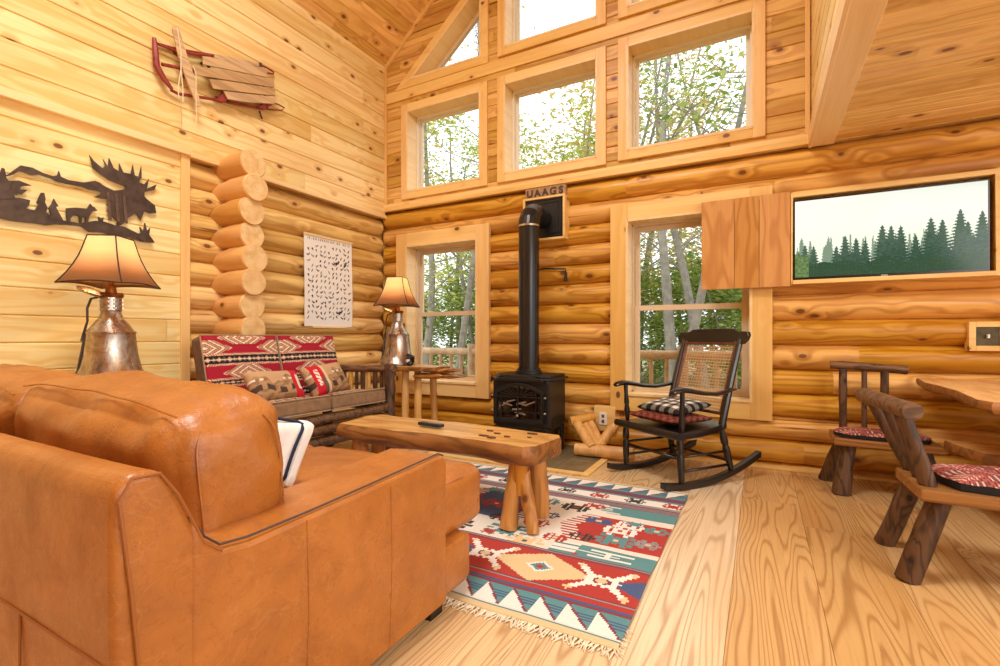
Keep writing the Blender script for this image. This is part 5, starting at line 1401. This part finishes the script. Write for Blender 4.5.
YZX = lambda a, b, x: V(x, a, b)
mb = MB()
for i, (k, p) in enumerate(MOOSE.items()):
    d = .0009 * i
    mb.prism(p, YZX, .016, .024 + d)
ms = tag(mb.build('moose_wall_art', M['rusty']), 'dark steel cut-out of a moose head and forest on the board wall', 'wall art')
ms['label'] = 'dark steel cut-out of a moose head and forest on the board wall'
mb = MB()
hd = MOOSE['head']; nx = hd[37]
for i in range(3):
    y0, z0 = hd[32][0] - .12 - i * .05, hd[32][1] + .16
    mb.prism([(y0, z0), (y0 + .018, z0), (y0 + .035, z0 - .2), (y0 + .015, z0 - .2)], YZX, .026, .030)
mb.build('neck_ribs', plain('brushed steel ribs', '#6b5546', .45, .6, 20, .3), ms, label='lighter brushed ribs')

# ------------------------------------------------------------------ old sled hung on the wall
sl = thing('sled', 'weathered wooden sled with red runners hung high on the board wall', 'sled', (.09, -2.0, 3.3))
D = lambda k, x: [(x, a, b) for a, b in SLED[k]]
mb = MB()
for k in ('slat0', 'slat1', 'slat2', 'slat3', 'slat4'):
    q_ = MB(); q_.prism(SLED[k], YZX, .115 if k != 'slat0' else .06, .13 if k != 'slat0' else .075, rnd=len(k) * .1 + int(k[-1]) * .23); q_.build('deck_slat', M['sledwood'], sl, bevel=.002)
q_ = MB(); q_.prism(SLED['steer'], YZX, .135, .15, rnd=.9); q_.build('steering_bar', M['sledwood'], sl, bevel=.002)
def flat_(mb, pts, r): mb.tube(pts, r, n=8)
q_ = MB(); flat_(q_, D('bumper', .09), [.014, .022, .024, .022, .012]); q_.build('bumper', M['sledred'], sl, label='worn red bumper')
q_ = MB(); flat_(q_, D('topr', .06), .012); flat_(q_, D('topr2', .085), .010); flat_(q_, D('toploop', .06), .008); q_.build('runner', M['sledred'], sl, label='worn red runner')
q_ = MB(); flat_(q_, D('botr', .07), .012); flat_(q_, D('botloop', .07), .007); q_.prism(SLED['redbr'], YZX, .07, .11); q_.prism(SLED['redbr2'], YZX, .07, .11); q_.build('runner', M['sledred'], sl, label='worn red runner')
q_ = MB(); flat_(q_, D('mid', .11), .014); q_.build('cross_bar', M['sledred'], sl)
q_ = MB(); flat_(q_, D('cross1', .10), .012); flat_(q_, D('cross2', .10), .012)
for k in ('cross1', 'cross2'):
    a, b = SLED[k]; 
    for t in (.1, .85): q_.tube([(.036, lerp(a[0], b[0], t), lerp(a[1], b[1], t)), (.10, lerp(a[0], b[0], t), lerp(a[1], b[1], t))], .01, n=6)
flat_(q_, D('leg', .06), .008); q_.build('bench_brace', M['rusty'], sl)
q_ = MB(); flat_(q_, D('rope', .158), .004); flat_(q_, D('rope2', .158), .0035); q_.build('pull_cord', M['rope'], sl, label='pale pull cord')
# ------------------------------------------------------------------ outside: deck, rail, woods
mb = MB(); y = .3; k = 0
while y < 2.3:
    mb.box(-4, 9, y, y + .135, -.10, -.06, rnd=(k * .37) % 1); y += .142; k += 1
tag(mb.build('deck', M['deck']), 'weathered board deck outside the log wall', 'deck'); bpy.data.objects['deck']['kind'] = 'structure'
dr_ = thing('deck_railing', 'peeled log railing along the deck outside the windows', 'railing', (2, 2.15, -.06))
log(MB(), (-4, 2.15, .86), (9, 2.15, .86), .06, seed=3, seg=30, wob=.05).build('top_rail', M['rail'], dr_)
log(MB(), (-4, 2.15, .10), (9, 2.15, .10), .04, seed=5, seg=30, wob=.05).build('bottom_rail', M['rail'], dr_)
x = -3.31; k = 0
while x < 9:
    if k % 8 == 0: log(MB(), (x, 2.15, -.1), (x, 2.15, .98), .07, seed=k, n=10, wob=.08).build('post', M['rail'], dr_)
    else: log(MB(), (x, 2.15, .1), (x, 2.15, .84), .03, seed=k, n=7, wob=.15, seg=2).build('baluster', M['rail'], dr_)
    x += .205; k += 1
mb = MB(); n = 40; vs = []
for i in range(n + 1):
    for j in range(n + 1):
        x = lerp(-50, 40, i / n); y = lerp(.0, 60, j / n); vs.append(V(x, y + .5, -.75 + .0 * y + .3 * n3(x * .1, y * .1, 0)))
mb.add(vs, [(i * (n + 1) + j, (i + 1) * (n + 1) + j, (i + 1) * (n + 1) + j + 1, i * (n + 1) + j + 1) for i in range(n) for j in range(n)], smooth=True)
mb.build('ground', M['ground'], kind='structure')

def leaf_quads(mb, centres, rs, per, spread, size):
    for c in centres:
        for _ in range(per):
            p = c + V(rs.gauss(0, spread), rs.gauss(0, spread), rs.gauss(0, spread * .7))
            a = rs.uniform(0, 2 * PI); b = rs.uniform(-.7, .7); s = size * rs.uniform(.6, 1.3)
            x = V(math.cos(a), math.sin(a), b * .6) * s; y = V(-math.sin(a) * .5, math.cos(a) * .5, rs.uniform(-.8, .8)) * s
            mb.add([p - x, p - y * .6, p + x, p + y * .6], [(0, 1, 2, 3)], rs.random())
def make_tree(seed, H, r, first, nb, spread, per, size, leaf, lean=0.0, label='', twin=False):
    rs = random.Random(seed)
    root = thing('tree', label, 'tree'); trunk = MB(); cents = []
    def limb(a, d, L, r, lvl):
        pts = [a]; p = a.copy(); dd = d.copy(); m = 7
        for i in range(m):
            dd = (dd + V(rs.gauss(0, .07), rs.gauss(0, .07), .03 * lvl)).normalized(); p = p + dd * (L / m); pts.append(p.copy())
        rr = [r * (1 - .8 * i / m) for i in range(m + 1)]
        trunk.tube([tuple(q) for q in pts], rr, n=7 if lvl == 0 else 5, caps=False)
        return pts, rr
    base = [(V(0, 0, -.3), V(lean, 0, 1).normalized(), H, r)]
    if twin: base.append((V(.1, 0, .5), V(.22, .05, 1).normalized(), H * .9, r * .8))
    for (a, d, L, r0) in base:
        pts, rr = limb(a, d, L, r0, 0)
        for b in range(nb):
            t = first + (1 - first) * (b + rs.random()) / nb; i = min(6, int(t * 7)); q = pts[i].lerp(pts[i + 1], t * 7 - i)
            an = rs.uniform(0, 2 * PI); bl = (1.1 - t) * H * .28 + .5
            bp, _ = limb(q, V(math.cos(an), math.sin(an), rs.uniform(.2, .9)).normalized(), bl, rr[i] * .32, 1)
            cents += bp[3:]
            if rs.random() < .8:
                j = 4; bp2, _ = limb(bp[j], V(math.cos(an + 1), math.sin(an + 1), .4).normalized(), bl * .5, rr[i] * .2, 2); cents += bp2[3:]
    t_ = trunk.build('trunk', M['tree_bark']); t_.parent = root
    lv = MB(); leaf_quads(lv, cents, rs, per, spread, size)
    c_ = lv.build('foliage', M[leaf]); c_.parent = root
    return root
kinds = [
 dict(seed=1, H=11, r=.17, first=.22, nb=15, spread=.42, per=20, size=.10, leaf='leaf_g', label='tall tree with dense yellow-green leaves in the woods outside'),
 dict(seed=2, H=13, r=.14, first=.25, nb=14, spread=.5, per=8, size=.075, leaf='leaf_y', label='slim grey-trunked tree with sparse autumn leaves outside'),
 dict(seed=3, H=12, r=.135, first=.35, nb=12, spread=.45, per=9, size=.085, leaf='leaf_d', twin=True, label='twin-trunked grey tree with thin green leaves in the woods outside'),
 dict(seed=4, H=10, r=.10, first=.15, nb=16, spread=.5, per=15, size=.10, leaf='leaf_y', label='bushy pale yellow tree in the woods outside'),
 dict(seed=5, H=5, r=.05, first=.02, nb=16, spread=.36, per=22, size=.11, leaf='leaf_d', label='low green sapling in the woods behind the railing')]
protos = [make_tree(**k) for k in kinds]
grp = ['dense yellow-green trees outside', 'slim sparse autumn trees outside', 'twin-trunked trees outside', 'bushy pale yellow trees outside', 'green saplings beyond the railing']
place = [(0, -5.2, 7.5, .3), (0, -3.8, 11, 4), (0, -.9, 13, 2.2), (0, -10, 11, 1.2), (0, -8.5, 15, 2), (0, -2.6, 15, 1), (1, -4.25, 8.0, 0), (1, -1.0, 10.5, 1), (1, .6, 9.5, 2), (1, 2.9, 10, 3), (1, 3.9, 9.5, 5.5), (1, 4.4, 13, 4), (1, -7.2, 9, 5), (1, 5.2, 16, .7), (1, .0, 14, 1.7),
         (2, 2.15, 8.2, .2), (2, -6.5, 13, 1.5), (3, -1.9, 12, 0), (3, 1.4, 16, 1), (3, 3.4, 18, 2), (3, -4.6, 17, 3), (3, -10.5, 17, 4), (3, 6.5, 19, 5), (3, -.2, 20, 2.5), (3, 2.0, 22, .5), (3, 4.6, 22, 1.2), (3, -7, 22, 2.2)]
rs = random.Random(21)
for i in range(24): place.append((4, -13 + (i % 8) * 2.7 + rs.uniform(-.4, .4), 12.6 + (i // 8) * 3.0 + rs.uniform(-.4, .4), rs.uniform(0, 6)))
first = [True] * 5
for (k, x, y, rz) in place:
    o = protos[k] if first[k] else copy_tree(protos[k]); first[k] = False
    s = rs.uniform(.85, 1.15); o.location = (x, y, -.75); o.rotation_euler = (0, 0, rz); o.scale = (s, s, s); o['group'] = grp[k]
# ------------------------------------------------------------------ world, lights, camera
wd = bpy.data.worlds.new('overcast sky'); SC.world = wd; wd.use_nodes = True
bg = wd.node_tree.nodes['Background']; bg.inputs[0].default_value = (.93, .97, 1, 1); bg.inputs[1].default_value = 1.75
# unseen area lights added to brighten the room from above and the right
area('fill_light_high', (2.6, -4.0, 5.6), (0, 0, 0), 1.6, 1.6, 200, (.98, .99, 1))
area('fill_light_right', (7.0, -4.5, 2.4), (math.radians(60), 0, math.radians(75)), 1.8, 1.2, 60)
area('fill_light_loft', (6.0, -2.6, 2.6), (0, 0, 0), 1.2, 1.2, 30)
cam = bpy.data.cameras.new('camera'); co = bpy.data.objects.new('camera', cam); COL.objects.link(co)
co.location = (4.15, -4.627, 1.10); co.rotation_euler = (math.radians(90), 0, math.radians(28.3))
cam.lens = 483 / 1000 * 36; cam.sensor_width = 36; cam.sensor_fit = 'HORIZONTAL'; cam.shift_y = .004; cam.clip_start = .02
SC.camera = co
vs = SC.view_settings; vs.view_transform = 'Standard'; vs.look = 'None'; vs.exposure = 0.22; vs.gamma = 1; vs.use_curve_mapping = False
SC.cycles.max_bounces = 8; SC.cycles.diffuse_bounces = 5; SC.cycles.glossy_bounces = 3; SC.cycles.transmission_bounces = 4; SC.cycles.transparent_max_bounces = 10
SC.cycles.sample_clamp_indirect = 6; SC.cycles.caustics_reflective = False; SC.cycles.caustics_refractive = False
